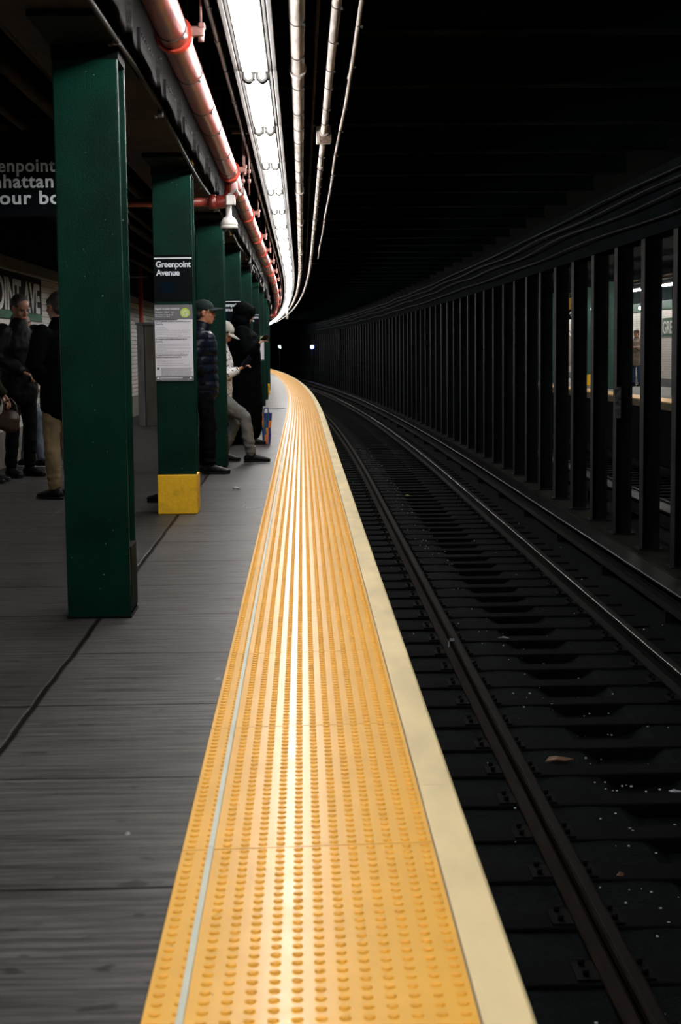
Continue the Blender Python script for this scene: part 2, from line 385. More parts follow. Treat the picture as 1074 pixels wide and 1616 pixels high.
def remeshed(mb, name, m, voxel, parent=None, smooth=2, post=None):
    ob = mb.build('tmp', M['black'])
    md = ob.modifiers.new('r', 'REMESH'); md.mode = 'VOXEL'; md.voxel_size = voxel
    if smooth: s2 = ob.modifiers.new('s', 'SMOOTH'); s2.iterations = smooth; s2.factor = .5
    bpy.context.view_layer.update()
    me = bpy.data.meshes.new_from_object(ob.evaluated_get(bpy.context.evaluated_depsgraph_get()))
    bpy.data.objects.remove(ob)
    if post:
        ns = [v.normal.copy() for v in me.vertices]
        for v, nrm in zip(me.vertices, ns):
            v.co += nrm*post(v.co)
    me.materials.clear(); me.materials.append(m)
    me.polygons.foreach_set('use_smooth', [True]*len(me.polygons))
    me.update()
    o = bpy.data.objects.new(name, me); COL.objects.link(o)
    if parent: o.parent = parent
    return o

# ================================================================== THE SETTING
END = 128
S = srange(-8, END)
# platform
fl = MB().sweep([(-3.22, 0), (-1.1, 0), (-.3115, 0)], S, closed=False, uvw='x')
o = fl.build('floor', M['floor']); tag(o, kind='structure')
struct('floor_underlay', MB().sweep([(-3.22, -.004), (.30, -.018), (.30, -.16), (.12, -.2), (.12, -1.45), (-3.22, -1.45)], S), M['edge_under'])
# track bed
struct('track_bed', MB().sweep([(.12, -1.35), (.8, -1.335), (1.25, -1.34), (1.55, -1.325), (1.74, -1.335), (1.85, -1.40), (2.16, -1.40), (2.28, -1.33), (2.7, -1.335), (3.5, -1.33), (3.56, -1.13), (4.2, -1.13), (4.26, -1.38), (8.2, -1.38), (8.2, -1.6), (.12, -1.6)], S), M['bed'])
struct('trim_1', MB().sweep(rect(3.5, 4.25, -1.37, -1.118), S), M['bench_wall'])
# wall on the left
struct('wall_left', MB().sweep([(-3.22, -.1), (-3.22, 3.6)], S, closed=False, uvw='z'), M['tile'])
struct('baseboard_left', MB().sweep(rect(-3.30, -3.195, -.01, .385), S), M['cream_base'])
struct('trim_2', MB().sweep(rect(-3.30, -3.17, 2.15, 2.27), S), M['band'])
struct('trim_3', MB().sweep(rect(-3.30, -3.205, 2.27, 3.6), S), M['ceiling'])
# ceiling and its cross beams
struct('ceiling', MB().sweep([(-3.6, 3.55), (12.4, 3.55), (12.4, 3.7), (-3.6, 3.7)], S), M['ceiling'])
beam_me = None
s = -2.0
while s < 100:
    for (xa, xb, zb) in ((-3.2, -1.25, 2.98), (-.78, 3.75, 3.2)):
        mb = MB().box(xa, xb, -.09, .09, zb, zb+.02).box(xa, xb, -.012, .012, zb, 3.56)
        key = 'beam%g' % xa
        if key not in bpy.data.meshes: me = mb.mesh(key, M['ceiling'])
        b = bpy.data.objects.new('ceiling_beam', bpy.data.meshes[key]); COL.objects.link(b); b.location = (bend(s), s, 0); tag(b, kind='structure')
    s += 2.0
# far end
struct('wall_far', MB().box(-30, 16, END-.5, END, -1.6, 3.7), M['ceiling'])
struct('wall_behind', MB().box(-3.6, 12.4, -9, -8, -1.6, 3.7), M['ceiling'])

# ================================================================== TACTILE STRIP
PITCH = .0442; TW = 14*PITCH; TL = 28*PITCH; X0 = -.3115; TILT = -.017
def make_tile():
    root = empty('tactile_panel')
    d = MB(); d.smooth = True
    zt = .003
    for i in range(14):
        for j in range(28):
            c = Vector((X0+(i+.5)*PITCH, (j+.5)*PITCH, zt)); n = 12; h_ = PITCH/2
            o0 = len(d.v)
            for q in range(n):
                a = 2*PI*(q+.5)/n; m_ = max(abs(math.cos(a)), abs(math.sin(a)))
                x, y = h_*math.cos(a)/m_, h_*math.sin(a)/m_
                if abs(abs(x)-abs(y)) < h_*.5: x, y = math.copysign(h_, x), math.copysign(h_, y)
                x = h_*round(x/h_*3)/3; y = h_*round(y/h_*3)/3
                d.v.append(c+Vector((x, y, 0)))
            rr = [o0]+[d.ring(c+Vector((0, 0, z)), Vector((math.cos(PI/n), math.sin(PI/n), 0)), Vector((-math.sin(PI/n), math.cos(PI/n), 0)), r, r, n) for r, z in ((.0118, 0), (.0108, .0022), (.0086, .0037), (.006, .0043))]
            for k_, (a_, b_) in enumerate(zip(rr, rr[1:])):
                d.m = 1 if k_ else 0; d.smooth = bool(k_)
                for k in range(n): q = (k+1) % n; d.face((a_+k, a_+q, b_+q, b_+k))
            d.face([rr[-1]+k for k in range(n)])
    d.m = 0; d.smooth = False
    xa, xb = X0, X0+TW
    for (x, y, x2, y2, ex, ey) in ((xa, 0, xb, 0, 0, 1), (xb, 0, xb, TL, -1, 0), (xb, TL, xa, TL, 0, -1), (xa, TL, xa, 0, 1, 0)):
        n = 14*3 if y == y2 else 28*3
        o0 = len(d.v)
        for k in range(n+1):
            p_ = Vector((x+(x2-x)*k/n, y+(y2-y)*k/n, zt)); d.v += [p_, p_-Vector((0, 0, .012))]
        for k in range(n): d.face((o0+2*k, o0+2*k+2, o0+2*k+3, o0+2*k+1))
    me = d.mesh('panel_body', [M['tactile'], M['dome']])
    bm = bmesh.new(); bm.from_mesh(me); bmesh.ops.remove_doubles(bm, verts=bm.verts, dist=.0004)
    mid = Vector((X0+TW/2, TL/2, 0))
    for v in bm.verts:
        v.co.x = mid.x+(v.co.x-mid.x)*.9975; v.co.y = mid.y+(v.co.y-mid.y)*.9964
    bm.to_mesh(me); bm.free()
    o = bpy.data.objects.new('panel_body', me); COL.objects.link(o); o.parent = root
    MB().bbox(X0+1.62*PITCH-.007, X0+1.62*PITCH+.0075, .0012, TL-.0012, .002, .0095, .001).build('pale_stripe', M['glow_strip'], root)
    return root
proto = make_tile()
tag(proto, 'yellow domed warning panel with a thin pale stripe, farther along the platform edge', 'tactile paving', 'yellow tactile panels along the platform edge')
k = 0; s = 3.706-2*TL
tiles = []
while s < 112:
    o = proto if k == 0 else copy_tree(proto)
    h = head(s+TL/2); 
    o.location = (bend(s), s, -.0); o.rotation_euler = (0, TILT, h); tiles.append(o)
    k += 1; s += TL
tag(tiles[1], 'nearest yellow domed warning panel, cut by the bottom edge of the photo')
tag(tiles[2], 'second yellow domed panel, just beyond the clearest foreground seam')
# edge boards
s = -1.9; k = 0
while s < 112:
    e = min(s+3.05, 112)
    b = MB().sweep([(X0+TW+.004, -.03), (X0+TW+.004, .009), (X0+TW+.008, .011), (.400, .011), (.408, .005), (.41, -.02), (.41, -.13), (X0+TW+.004, -.13)], [s+.002, (s+e)/2, e-.001])
    o = b.build('edge_board', M['edge'])
    tag(o, ['smooth cream rubbing board on the platform edge, nearest length in the foreground', 'smooth cream rubbing board on the platform edge, second length from the camera'][k-1] if k in (1, 2) else 'smooth cream rubbing board beside the yellow panels, farther length along the edge', 'edge board', 'cream edge boards of the platform')
    k += 1; s = e
o = MB().sweep(rect(X0+TW-.001, X0+TW+.006, -.02, .0045), srange(-2, 60)).build('sealant_bead', M['sealant'])
tag(o, 'thin grey sealant line between the yellow panels and the cream edge board', 'sealant')

# ================================================================== LAMPS
def make_fixture(tube, wings=True):
    root = empty('fluorescent_light')
    L_ = 2.44
    b = MB().bbox(-.083, .083, .01, L_-.01, .03, .085, .006)
    b.build('housing', M['fixture'], root)
    if wings:
        for sx in (-1, 1):
            w_ = MB()
            w_.bbox(min(sx*.088, sx*.106), max(sx*.088, sx*.106), 0, L_-.004, .045, .072, .004)
            w_.bbox(min(sx*.112, sx*.139), max(sx*.112, sx*.139), 0, L_-.004, .048, .07, .004)
            w_.box(min(sx*.08, sx*.14), max(sx*.08, sx*.14), .01, .05, .062, .072)
            w_.build('side_rail', M['rail_grey'], root)
    for sx in (-1, 1):
        MB().cyl((sx*.045, .06, 0), (sx*.045, L_-.06, 0), .019, 10).build('lamp_tube', M[tube], root)
        for y0 in (.0, L_-.06):
            q = MB(); q.cyl((sx*.045, y0+.004, -.002), (sx*.045, y0+.056, -.002), .033, 14)
            q.box(sx*.045-.012, sx*.045+.012, y0+.015, y0+.045, 0, .04); q.box(sx*.045-.042, sx*.045+.042, y0+.018, y0+.04, -.016, .03)
            q.build('lamp_holder', M['holder'], root)
    return root
fx = make_fixture('tube'); LX = -.236; LZ = 2.72; fx.scale = (.857,)*3
tag(fx, 'twin tube fluorescent batten glowing white under the station ceiling', 'ceiling light', 'row of fluorescent battens above the yellow strip')
first = True; k = 0; s = 6.66-2.092*4
while s < 118:
    o = fx if first else copy_tree(fx); first = False
    p = P(s, LX, LZ); o.location = p; o.rotation_euler = (0, 0, head(s+1.2)); s += 2.092
    if k == 4: tag(o, 'nearest fluorescent batten, between first and second pairs of lamp holders at the top')
    if k == 5: tag(o, 'second fluorescent batten from the top of the photo, beyond the second pair of lamp holders')
    k += 1

# ================================================================== CONDUITS AND PIPES
def ring_mesh(name, r, w_, m, tail=True):
    mb = MB(); n = 16
    for a, b in ((r-.001, r+.004),):
        prof = [(a, -w_/2), (b, -w_/2), (b, w_/2), (a, w_/2)]
        rings = []
        for i in range(n):
            t = 2*PI*i/n; rings.append(len(mb.v))
            for rr, y in prof: mb.v.append(Vector((rr*math.cos(t), y, rr*math.sin(t))))
        for i in range(n):
            A = rings[i]; B = rings[(i+1) % n]
            for q in range(4): mb.face((A+q, A+(q+1) % 4, B+(q+1) % 4, B+q))
    if tail: mb.box(-.004, .004, -w_/2, w_/2, r, r+.32)
    mb.box(r*.7, r*.7+.012, -w_, w_, -r*.7-.012, -r*.7)
    return mb.mesh(name, m)
def conduit(name, x, z, r, a, b, m, label, cat, step, jitter=.25, couplings=(), wob=0.0):
    root = empty(name, (x, a, z), 0, label, cat)
    mb = MB(); ss = []; t = a
    while t < b: ss.append(t); t += 1.5 if wob else 3
    ss.append(b); n = 16; rings = []
    mb.smooth = True
    for i, t in enumerate(ss):
        dx = wob*math.sin(t*1.1+x*9)*.6; dz = wob*math.cos(t*.8+x*5)
        rings.append(len(mb.v))
        for q in range(n):
            an = 2*PI*q/n; mb.v.append(P(t, x+dx+r*math.cos(an), z+dz+r*math.sin(an))-Vector((x, a, z)))
    for A, B in zip(rings, rings[1:]):
        for q in range(n): j = (q+1) % n; mb.face((A+q, A+j, B+j, B+q))
    mb.smooth = False; mb.face([rings[0]+q for q in range(n)][::-1]); mb.face([rings[-1]+q for q in range(n)])
    mb.build('tube', m, root)
    rm = ring_mesh(name+'_strap', r, .007, M['strap']); t = max(a+.5, 6); cnt = 0
    rnd = random.Random(int(x*1000))
    while t < b and cnt < 70:
        o = bpy.data.objects.new('strap', rm); COL.objects.link(o); o.parent = root
        o.location = P(t, x, z)-Vector((x, a, z)); cnt += 1; t += step*(1+rnd.uniform(-jitter, jitter))*(1 if t < 40 else 2.5)
    for t in couplings:
        o = MB().cyl((0, -.045, 0), (0, .045, 0), r*1.22, 16).cyl((0, -.052, 0), (0, -.03, 0), r*1.32, 16).build('coupling', m, root); o.location = P(t, x, z)-Vector((x, a, z))
    return root
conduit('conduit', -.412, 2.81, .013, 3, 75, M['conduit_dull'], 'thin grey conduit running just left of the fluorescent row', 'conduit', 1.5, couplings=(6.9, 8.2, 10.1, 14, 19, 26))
conduit('conduit', -.003, 2.84, .039, 3, 100, M['conduit'], 'thickest silvery conduit, immediately right of the fluorescent row', 'conduit', .95, couplings=(9.2, 16, 20, 26))
conduit('conduit', .187, 2.85, .0229, 3, 90, M['conduit'], 'medium grey conduit with a junction box, right of the thickest conduit', 'conduit', .8, couplings=(14, 21))
conduit('conduit', .309, 2.85, .0115, 3, 28, M['conduit'], 'thin grey conduit farthest right of the ceiling conduits', 'conduit', 1.3, couplings=(9.5, 15, 20), wob=.008)
conduit('conduit', .108, 2.98, .0095, 3, 60, M['ceil_pipe'], 'very thin dark conduit between the two thicker silvery ones', 'conduit', 2.0)
jb = empty('junction_box', (.187, 11.9, 2.85), 0, 'small rusty junction box on the medium grey ceiling conduit', 'junction box')
jb.scale = (.96,)*3; MB().bbox(-.06, .055, -.01, .12, -.075, .05, .006).build('box_body', M['conduit'], jb)
MB().bbox(-.035, .06, -.03, -.008, -.078, -.0, .004).build('cover_plate', mat('rusty_box_plate', (.2, .13, .09), .7, var=.4, vscale=40), jb)
MB().cyl((0, -.09, 0), (0, 0, 0), .037, 14).build('threaded_hub', M['conduit'], jb)

# red pipe
PX, PZ, PR = -.576, 2.69, .0705
rp = conduit('red_pipe', PX, PZ, PR, 3, 70, M['red'], 'large red oxide standpipe running beside the steel girder', 'pipe', 1.1, .2)
def clamp_mesh(dark=False):
    mb = MB(); n = 20; W = .05
    prof = [(PR-.002, -W/2), (PR+.012, -W/2), (PR+.02, -W/6), (PR+.02, W/6), (PR+.012, W/2), (PR-.002, W/2)]
    rings = []
    for i in range(n):
        t = 2*PI*i/n; rings.append(len(mb.v))
        for rr, y in prof: mb.v.append(Vector((rr*math.cos(t), y, rr*math.sin(t))))
    for i in range(n):
        A = rings[i]; B = rings[(i+1) % n]
        for q in range(6): mb.face((A+q, A+(q+1) % 6, B+(q+1) % 6, B+q))
    return mb.mesh('clamp_ring', M['red_clamp'])
def ear_mesh():
    mb = MB(); mb.bbox(PR+.005, PR+.07, -.022, .022, -.01, .035, .006); mb.bbox(PR+.045, PR+.075, -.03, .03, .025, .05, .005)
    mb.cyl((PR+.055, 0, -.035), (PR+.055, 0, -.005), .014, 8); mb.cyl((PR+.055, 0, .03), (PR+.055, 0, .35), .006, 6)
    return mb.mesh('clamp_ear', M['pink_iron'])
cm, em = clamp_mesh(), ear_mesh()
t = 9.0
for t in (7.42, 12.95, 17.0, 20.4, 23.2, 26.1, 29.2, 32.6, 38.6, 44, 50):
    o = bpy.data.objects.new('pipe_coupling', cm); COL.objects.link(o); o.parent = rp; o.location = P(t, PX, PZ)-Vector((PX, 3, PZ))
    e = bpy.data.objects.new('bolt_lug', em); COL.objects.link(e); e.parent = o
    tag(e, 'faded pink iron lug with bolt')
for i, t in enumerate((13.25, 56)):
    c = P(t, PX, PZ)
    br = empty('branch_pipe', c, 0, ['red branch pipe dropping from the standpipe and turning left behind the camera dome', 'small red branch pipe at the far bend, near the end of the lamp row'][i], 'pipe')
    mb = MB(); pts = [((0, 0, -.05), .05)]+[((0, 0, -.10), .05)]
    for a in range(0, 91, 15): pts.append(((-.09*(1-math.cos(math.radians(a))), 0, -.17-.09*math.sin(math.radians(a))), .056))
    pts.append(((-.16, 0, -.26), .05))
    mb.chain(pts, 16, ref=Vector((0, 1, 0))); mb.build('elbow', M['red_shaded'], br)
    MB().cyl((-.14, 0, -.26), (-2.2 if i == 0 else -1.0, 0, -.26), .036, 14).build('branch_tube', M['red_shaded'], br)
    MB().cyl((-.13, 0, -.26), (-.19, 0, -.26), .062, 14).build('coupling_ring', M['red_shaded'], br)
    for ch in br.children: ch.location.z = .04
# hanger rods by the tee
hr = empty('pipe_hanger', (PX+.11, 13.0, 2.70), 0, 'pair of thin steel hanger rods beside the red pipe coupling', 'pipe hanger')
for dx in (0, .05): MB().cyl((dx, 0, -.2), (dx, 0, .62), .006, 6).cyl((dx, 0, -.1), (dx, 0, -.07), .016, 6).cyl((dx, 0, -.02), (dx, 0, .01), .016, 6).build('rod', M['pink_iron'], hr)
MB().bbox(-.09, .13, -.02, .02, .3, .325, .004).build('cross_strap', M['steel_edge'], hr)
# camera dome and box
cd = empty('security_camera', (-.60, 13.25, 2.29), 0, 'white dome security camera hanging below the red elbow', 'security camera')
cd.scale = (.89,)*3; MB().lathe([(.0, .20), (.026, .20), (.026, .07), (.034, .07), (.034, .06), (.05, .055), (.075, .02), (.082, .005), (.083, -.012), (.08, -.016), (.08, -.022), (.083, -.026), (.083, -.045), (.07, -.05), (0, -.05)], n=28).build('housing', M['dome_white'], cd)
g = MB(); g.ell((0, 0, -.052), (.064, .064, .062), 20, 10); g.build('dome', M['dome_glass'], cd)
bx = empty('junction_box', (-.572, 13.2, 2.475), 0, 'white square junction box beside the red elbow above the dome camera', 'junction box')
MB().bbox(-.045, .03, -.03, .05, -.035, .045, .005).build('box_body', M['dome_white'], bx)
MB().cyl((-.03, .02, .04), (-.02, .02, .22), .012, 8).chain([((-.02, .0, .05), .013), ((.04, 0, .09), .016), ((.07, 0, .05), .013)], 8).build('conduit_fitting', M['dome_white'], bx)

# ================================================================== GIRDER OVER THE COLUMNS
SG = srange(-7.5, END-2)
gd = empty('steel_girder', (0, 0, 0), 0, 'long black riveted steel girder resting on the green columns', 'girder')
MB().sweep(rect(-1.24, -.80, 2.60, 2.625), SG).build('bottom_flange', M['soffit'], gd)
MB().sweep(rect(-1.12, -.835, 2.625, 3.1), SG).build('web', M['steel'], gd)
MB().sweep(rect(-1.24, -.80, 3.1, 3.13), SG).build('top_flange', M['steel'], gd)
MB().sweep([(-.80, 2.598), (-.795, 2.598), (-.795, 2.63), (-.80, 2.63)], SG).build('flange_edge', M['steel'], gd)
st = MB(); st.box(-.012, .018, -.006, .006, 2.63, 2.94); st.cyl((.018, 0, 2.63), (.018, 0, 2.93), .006, 6); st.cyl((.018, 0, 2.93), (.018, 0, 2.945), .011, 8); stm = st.mesh('stiffener', M['steel_edge'])
pl = MB(); pl.box(-.01, .012, -.32, .32, 2.66, 2.9)
for a in range(7):
    for b in (2.69, 2.87): pl.ell((.013, -.27+a*.09, b), (.009, .011, .011), 8, 5)
plm = pl.mesh('splice', M['steel'])
s = 4.7; k = 0
while s < 75:
    o = bpy.data.objects.new('stiffener', stm); COL.objects.link(o); o.parent = gd; o.location = P(s, -.83, 0)
    o2 = bpy.data.objects.new('splice_plate', plm); COL.objects.link(o2); o2.parent = gd; o2.location = P(s+.8, -.83, 0)
    s += 1.55
cb = empty('black_cable', (0, 0, 0), 0, 'glossy black cable clipped along the lower edge of the girder', 'cable')
mb = MB(); pts = []; s = 4
rr = random.Random(3)
while s < 60:
    q = P(s, -.780-.004*math.sin(s*1.3), 2.575+.025*math.sin(s*.9)-.012); pts.append((q, .0125)); s += .5
mb.chain(pts, 10, ref=Vector((0, 0, 1))); mb.build('cable_run', M['cable'], cb)
for s in (6.9, 9.0, 10.9, 12.9, 15, 17.4, 20, 23, 27):
    q = P(s, -.782, 2.565); MB().bbox(q.x-.02, q.x+.012, q.y-.012, q.y+.012, q.z-.02, q.z+.04, .004).cyl(q-Vector((.03, 0, .025)), q-Vector((.03, 0, .005)), .01, 8).build('clip', M['steel_edge'], cb)
q = P(11.4, -.780, 2.575); MB().cyl(q-Vector((0, .12, 0)), q+Vector((0, .12, 0)), .0145, 10).build('tag', M['tag_yellow'], cb)
# far knots of cable under the girder
for i, (s0, s1) in enumerate(((22, 30), (30, 42), (42, 58))):
    pts = []
    for k in range(40):
        t = s0+(s1-s0)*k/39; pts.append((P(t, -.745+.02*math.sin(t*2.3), 2.50+.06*math.sin(t*3.1)+.03*math.sin(t*7)), .014))
    tag(MB().chain(pts, 8, ref=Vector((0, 0, 1))).build('sagging_cable', M['cable_grey']), ['dusty sagging cable under the girder near the fourth and fifth columns', 'dusty sagging cable under the girder above the sixth column', 'dusty sagging cable under the girder at the far bend'][i], 'cable')

# ================================================================== GREEN COLUMNS
CX0, CX1 = -1.092, -.802
def make_column(yellow):
    root = empty('steel_column')
    W2 = (CX1-CX0)/2
    m = MB()
    m.bbox(-W2, W2, 0, .02, 0, 2.598, .006); m.bbox(-W2, W2, .26, .28, 0, 2.598, .006); m.box(-.012, .012, .018, .262, 0, 2.598)
    for sx in (-1, 1):
        m.box(sx*(W2-.035)-.006, sx*(W2-.035)+.006, .018, .262, 0, 2.598)
    m.build('shaft', M['green'], root)
    c = MB(); c.bbox(-W2-.004, W2+.004, -.62, .9, 2.572, 2.598, .004); c.box(-W2-.003, W2+.003, -.003, .283, 2.515, 2.575); c.build('bearing_plate_and_shade', M['steel_and_shade'], root)  # dark collar under the plate paints the girder's shade on the column top
    if yellow:
        MB().bbox(-W2-.006, W2+.004, -.008, .288, 0, .30, .008).build('yellow_base', M['yellow_paint'], root)
    else:
        MB().bbox(-W2-.003, W2+.003, -.004, .284, 0, .012, .003).build('foot_plate', M['steel_and_shade'], root)
        MB().bbox(W2-.03, W2+.0045, .02, .26, .03, .33, .004).build('side_patch', mat('worn_grey_green_patch', (.012, .018, .013), .8, spec=.05, var=.4, vscale=12) if 'worn_grey_green_patch' not in bpy.data.materials else bpy.data.materials['worn_grey_green_patch'], root)
    return root
col_s = [7.06+4.56*k for k in range(16)]
col_s[1] = 11.63; col_s[2] = 16.3
cp = make_column(False); cy = make_column(True); used = [False, False]
names = ['nearest dark green steel column, tall and plain in the left foreground', 'second green column, with yellow painted base and a station name sign',
 'third green column, with the man in the dark cap standing at its left', 'fourth green column, behind the hooded person in black', 'fifth green column in the receding row, its top seen left of the red pipe',
 'sixth green column in the receding row, carrying a small dark sign', 'seventh green column in the row, carrying a white poster']
for i, s in enumerate(col_s):
    y = 1 if i in (1, 8) else 0
    src = (cp, cy)[y]; o = copy_tree(src) if used[y] else src; used[y] = True
    o.location = P(s, (CX0+CX1)/2, 0); o.rotation_euler = (0, 0, head(s))
    tag(o, names[i] if i < len(names) else ('far green column with yellow painted base, beyond the poster' if i == 8 else 'distant green steel column merging into the far bend of the row'), 'column', 'green columns along the platform')

# ---- signs on columns (front faces look toward the camera, -y)
def name_plate(s, x0, w_, ztop, h, label, small=False):
    r = empty('station_sign', P(s, x0, ztop)-Vector((0, .006, 0)), 0, label, 'sign')
    MB().bbox(0, w_, -.003, .004, -h, 0, .0015).build('sign_plate', M['black'], r)
    k_ = w_/.29
    MB().box(.005*k_, w_-.004*k_, -.0045, -.003, -.031*k_, -.021*k_).build('white_rule', M['white_letter'], r)
    text_mesh('lettering', 'Greenpoint', w=.262*k_, h=.043*k_, bold=.023, mat_=M['white_letter'], parent=r, loc=(.018*k_, -.0035, -.092*k_), space=.93)
    text_mesh('lettering', 'Avenue', w=.177*k_, h=.043*k_, bold=.023, mat_=M['white_letter'], parent=r, loc=(.018*k_, -.0035, -.154*k_), space=.93)
    d = MB(); d.cyl((.10*k_, -.0034, -.24*k_), (.10*k_, -.003, -.24*k_), .05*k_, 24); d.build('blue_disc', M['sign_blue'], r)
    return r
name_plate(11.63, CX0+.001, .287, 1.935, .34, 'black station name sign reading Greenpoint Avenue on the second column')
name_plate(col_s[3], CX0+.001, .287, 1.90, .42, 'black Greenpoint Avenue sign on the fourth column, partly behind the hooded person')
name_plate(col_s[5], CX0+.001, .287, 1.93, .42, 'small distant black Greenpoint Avenue sign on the sixth column')
def poster(s, x0, w_, ztop, h, label, full=True):
    r = empty('service_notice', P(s, x0, ztop)-Vector((0, .008, 0)), 0, label, 'poster')
    MB().bbox(0, w_, -.002, .006, -h, 0, .001).build('notice_board', M['poster'], r)
    MB().box(0, w_, -.003, -.002, -.175*h/1.0*1.1, 0).build('header_panel', M['poster_grey'], r)
    MB().box(0, w_, -.003, -.002, -h, -h*.94).build('footer_panel', M['poster_grey'], r)
    MB().cyl((w_*.81, -.0032, -h*.108), (w_*.81, -.0028, -h*.108), w_*.125, 28).build('route_disc', M['lime'], r)
    if full:
        def T(t, x, z, wd, hh, m='poster_ink', b=.01): return text_mesh('lettering', t, w=wd, h=hh, bold=b, mat_=M[m], parent=r, loc=(x, -.0035, z), lines=1)
        T('G', w_*.745, -h*.145, w_*.13, w_*.135, 'white_letter', .012)
        T('Signal modernization', .006, -.036, .18, .013, 'white_letter', .015)
        T('Weekdays   Nights   Late', .006, -.058, .14, .009, 'white_letter')
        T('March 18 March 21 Mar 25 - 28', .006, -.079, .13, .008, 'white_letter'); T('9:45 PM Mon to 5 AM Fri', .006, -.092, .11, .007, 'white_letter')
        MB().box(0, w_*.6, -.0035, -.003, -.115, -.103).build('dark_rule', M['poster_ink'], r)
        T('No G between Bedford-Nostrand Avs and', .006, -.128, .26, .010, b=.02); T('Court Sq', .006, -.147, .055, .010, b=.02)
        T('No change G trains Bedford-Nostrand Avs to', .006, -.258, .23, .010, b=.02); T('Court Sq', .006, -.276, .05, .010, b=.02)
        T('Through the G the trains run every 20 minutes', .006, -.375, .235, .010, b=.02); T('Bedford-Nostrand Avs to Court Sq', .006, -.392, .185, .010, b=.02)
        rnd = random.Random(5); z = -.165
        m2 = MB()
        for z in (-.166, -.180, -.188, -.202, -.216, -.230, -.240, -.290, -.300, -.312, -.321, -.334, -.346, -.357, -.411, -.421, -.434, -.446):
            x = .012
            L_ = rnd.choice((.25, .23, .20, .26, .08))
            while x < L_: d = rnd.uniform(.006, .02); m2.box(x, x+d, -.0034, -.002, z-.0022, z); x += d+.0035
        m2.build('fine_print', M['poster_lightink'], r)
        m3 = MB()
        for k in range(13):
            x = .042; z = -.468-k*.0078
            while x < .262: d = rnd.uniform(.006, .02); m3.box(x, x+d, -.0034, -.002, z-.0034, z); x += d+.003
        m3.build('fine_print', M['poster_lightink'], r)
        b = MB(); b.box(.010, .028, -.0034, -.002, -.482, -.464); b.build('access_symbol', M['denim_cloth'], r)
        T('G', .016, -.481, .007, .011, 'white_letter', .0).name = 'access_symbol'
        m4 = MB(); m4.cyl((.018, -.0036, -h*.965), (.018, -.003, -h*.965), .009, 18); m4.box(.03, .2, -.0036, -.003, -h*.965-.002, -h*.965+.004); m4.box(.03, .25, -.0036, -.003, -h*.98-.002, -h*.98)
        m4.cyl((w_-.02, -.0036, -h*.965), (w_-.02, -.003, -h*.965), .009, 18); m4.build('footer_marks', M['white_letter'], r)
    return r
poster(11.62, CX0+.001, .281, 1.567, .563, 'white and grey service notice with a green G disc on the second column')
poster(col_s[6], CX0+.04, .24, 1.55, .55, 'small white notice with a lime disc on a distant column, behind the phone hand', False)

# ================================================================== LEFT SIDE OF THE PLATFORM
# hanging sign
hs = empty('hanging_sign', (-2.5, 10.0, 2.0), 0, 'dark hanging sign with rush hour bound lettering at the left edge', 'sign')
MB().bbox(-.95, 1.22, -.02, .02, .08, .62, .006).build('sign_panel', M['black'], hs)
for (t, x1, z, hh, wd) in (('Greenpoint', .96, .36, .080, .55), ('Manhattan', .945, .262, .080, .53), ('rush hour bound', 1.20, .16, .080, .96)):
    text_mesh('lettering', t, w=wd, h=hh, bold=.02, mat_=M['white_letter'], parent=hs, loc=(x1-wd, -.021, z), space=1.08)
for x in (-.6, 1.0): MB().cyl((x, 0, .62), (x, 0, 1.5), .012, 8).build('hanger_rod', M['steel'], hs)
# mosaic name tablet on the wall
ms = empty('mosaic_name_tablet', (-3.215, 14.0, 1.60), 0, 'long mosaic wall tablet with tall pale GREENPOINT AVE letters on black above a green band', 'mosaic sign')
MB().box(0, .012, 0, 5.35, 0, .52).build('dark_field', M['navy_tile'], ms)
MB().box(.008, .016, .0, 5.33, .005, .09).build('green_band', M['green_tile'], ms)
text_mesh('lettering', 'GREENPOINT AVE', w=5.0, h=.33, bold=.03, mat_=M['letter_tile'], parent=ms, loc=(.014, .2, .11), rot=(PI/2, 0, PI/2))
# concrete stair enclosure
sb = empty('stair_enclosure', (-2.7, 25.6, 0), 0, 'stained brown concrete stair enclosure standing between the first and second columns', 'stair enclosure')
MB().bbox(.12, 1.25, 0, 3.2, 0, 1.66, .01).build('concrete_wall', M['block'], sb)
MB().bbox(0, .11, -.02, 3.2, 0, 1.66, .01).build('edge_pier', M['block_edge'], sb)
MB().bbox(-.02, 1.28, -.04, 3.24, 1.66, 1.70, .008).build('coping', M['block_edge'], sb)
tag(MB().cyl((-2.99, 29.2, 0), (-2.99, 29.2, 3.5), .042, 14).build('red_riser_pipe', mat('dull_red_riser_paint', (.55, .06, .035), .5)), 'dull red vertical pipe rising behind the concrete stair enclosure', 'pipe')
# longitudinal pipes under the left ceiling
for i, (x, z, r) in enumerate(((-1.5, 2.9, .03), (-1.72, 2.9, .045), (-2.0, 2.86, .03), (-2.25, 2.9, .05), (-2.55, 2.84, .035), (-2.9, 2.8, .04))):
    tag(MB().sweep(circ(x, z, r), srange(2, 60), smooth=True).build('ceiling_pipe', M['ceil_pipe']), 'dusty brown pipe under the dark ceiling, %s' % ['nearest to the girder', 'second out from the girder', 'third out from the girder', 'fourth out from the girder, thickest', 'fifth out from the girder', 'next to the left wall'][i], 'pipe', 'pipes under the left ceiling')
for i, (x, y, z) in enumerate(((-2.6, 24, 2.35), (-2.6, 19.5, 2.1))):
    tag(MB().box(x-.22, x+.25, y, y+.04, z, z+.025).cyl((x-.1, y, z), (x-.1, y, 3.55), .008, 6).build('bracket_arm', M['steel_edge']), ['upper pale bracket arm left of the second column', 'lower pale bracket arm left of the second column'][i], 'bracket')

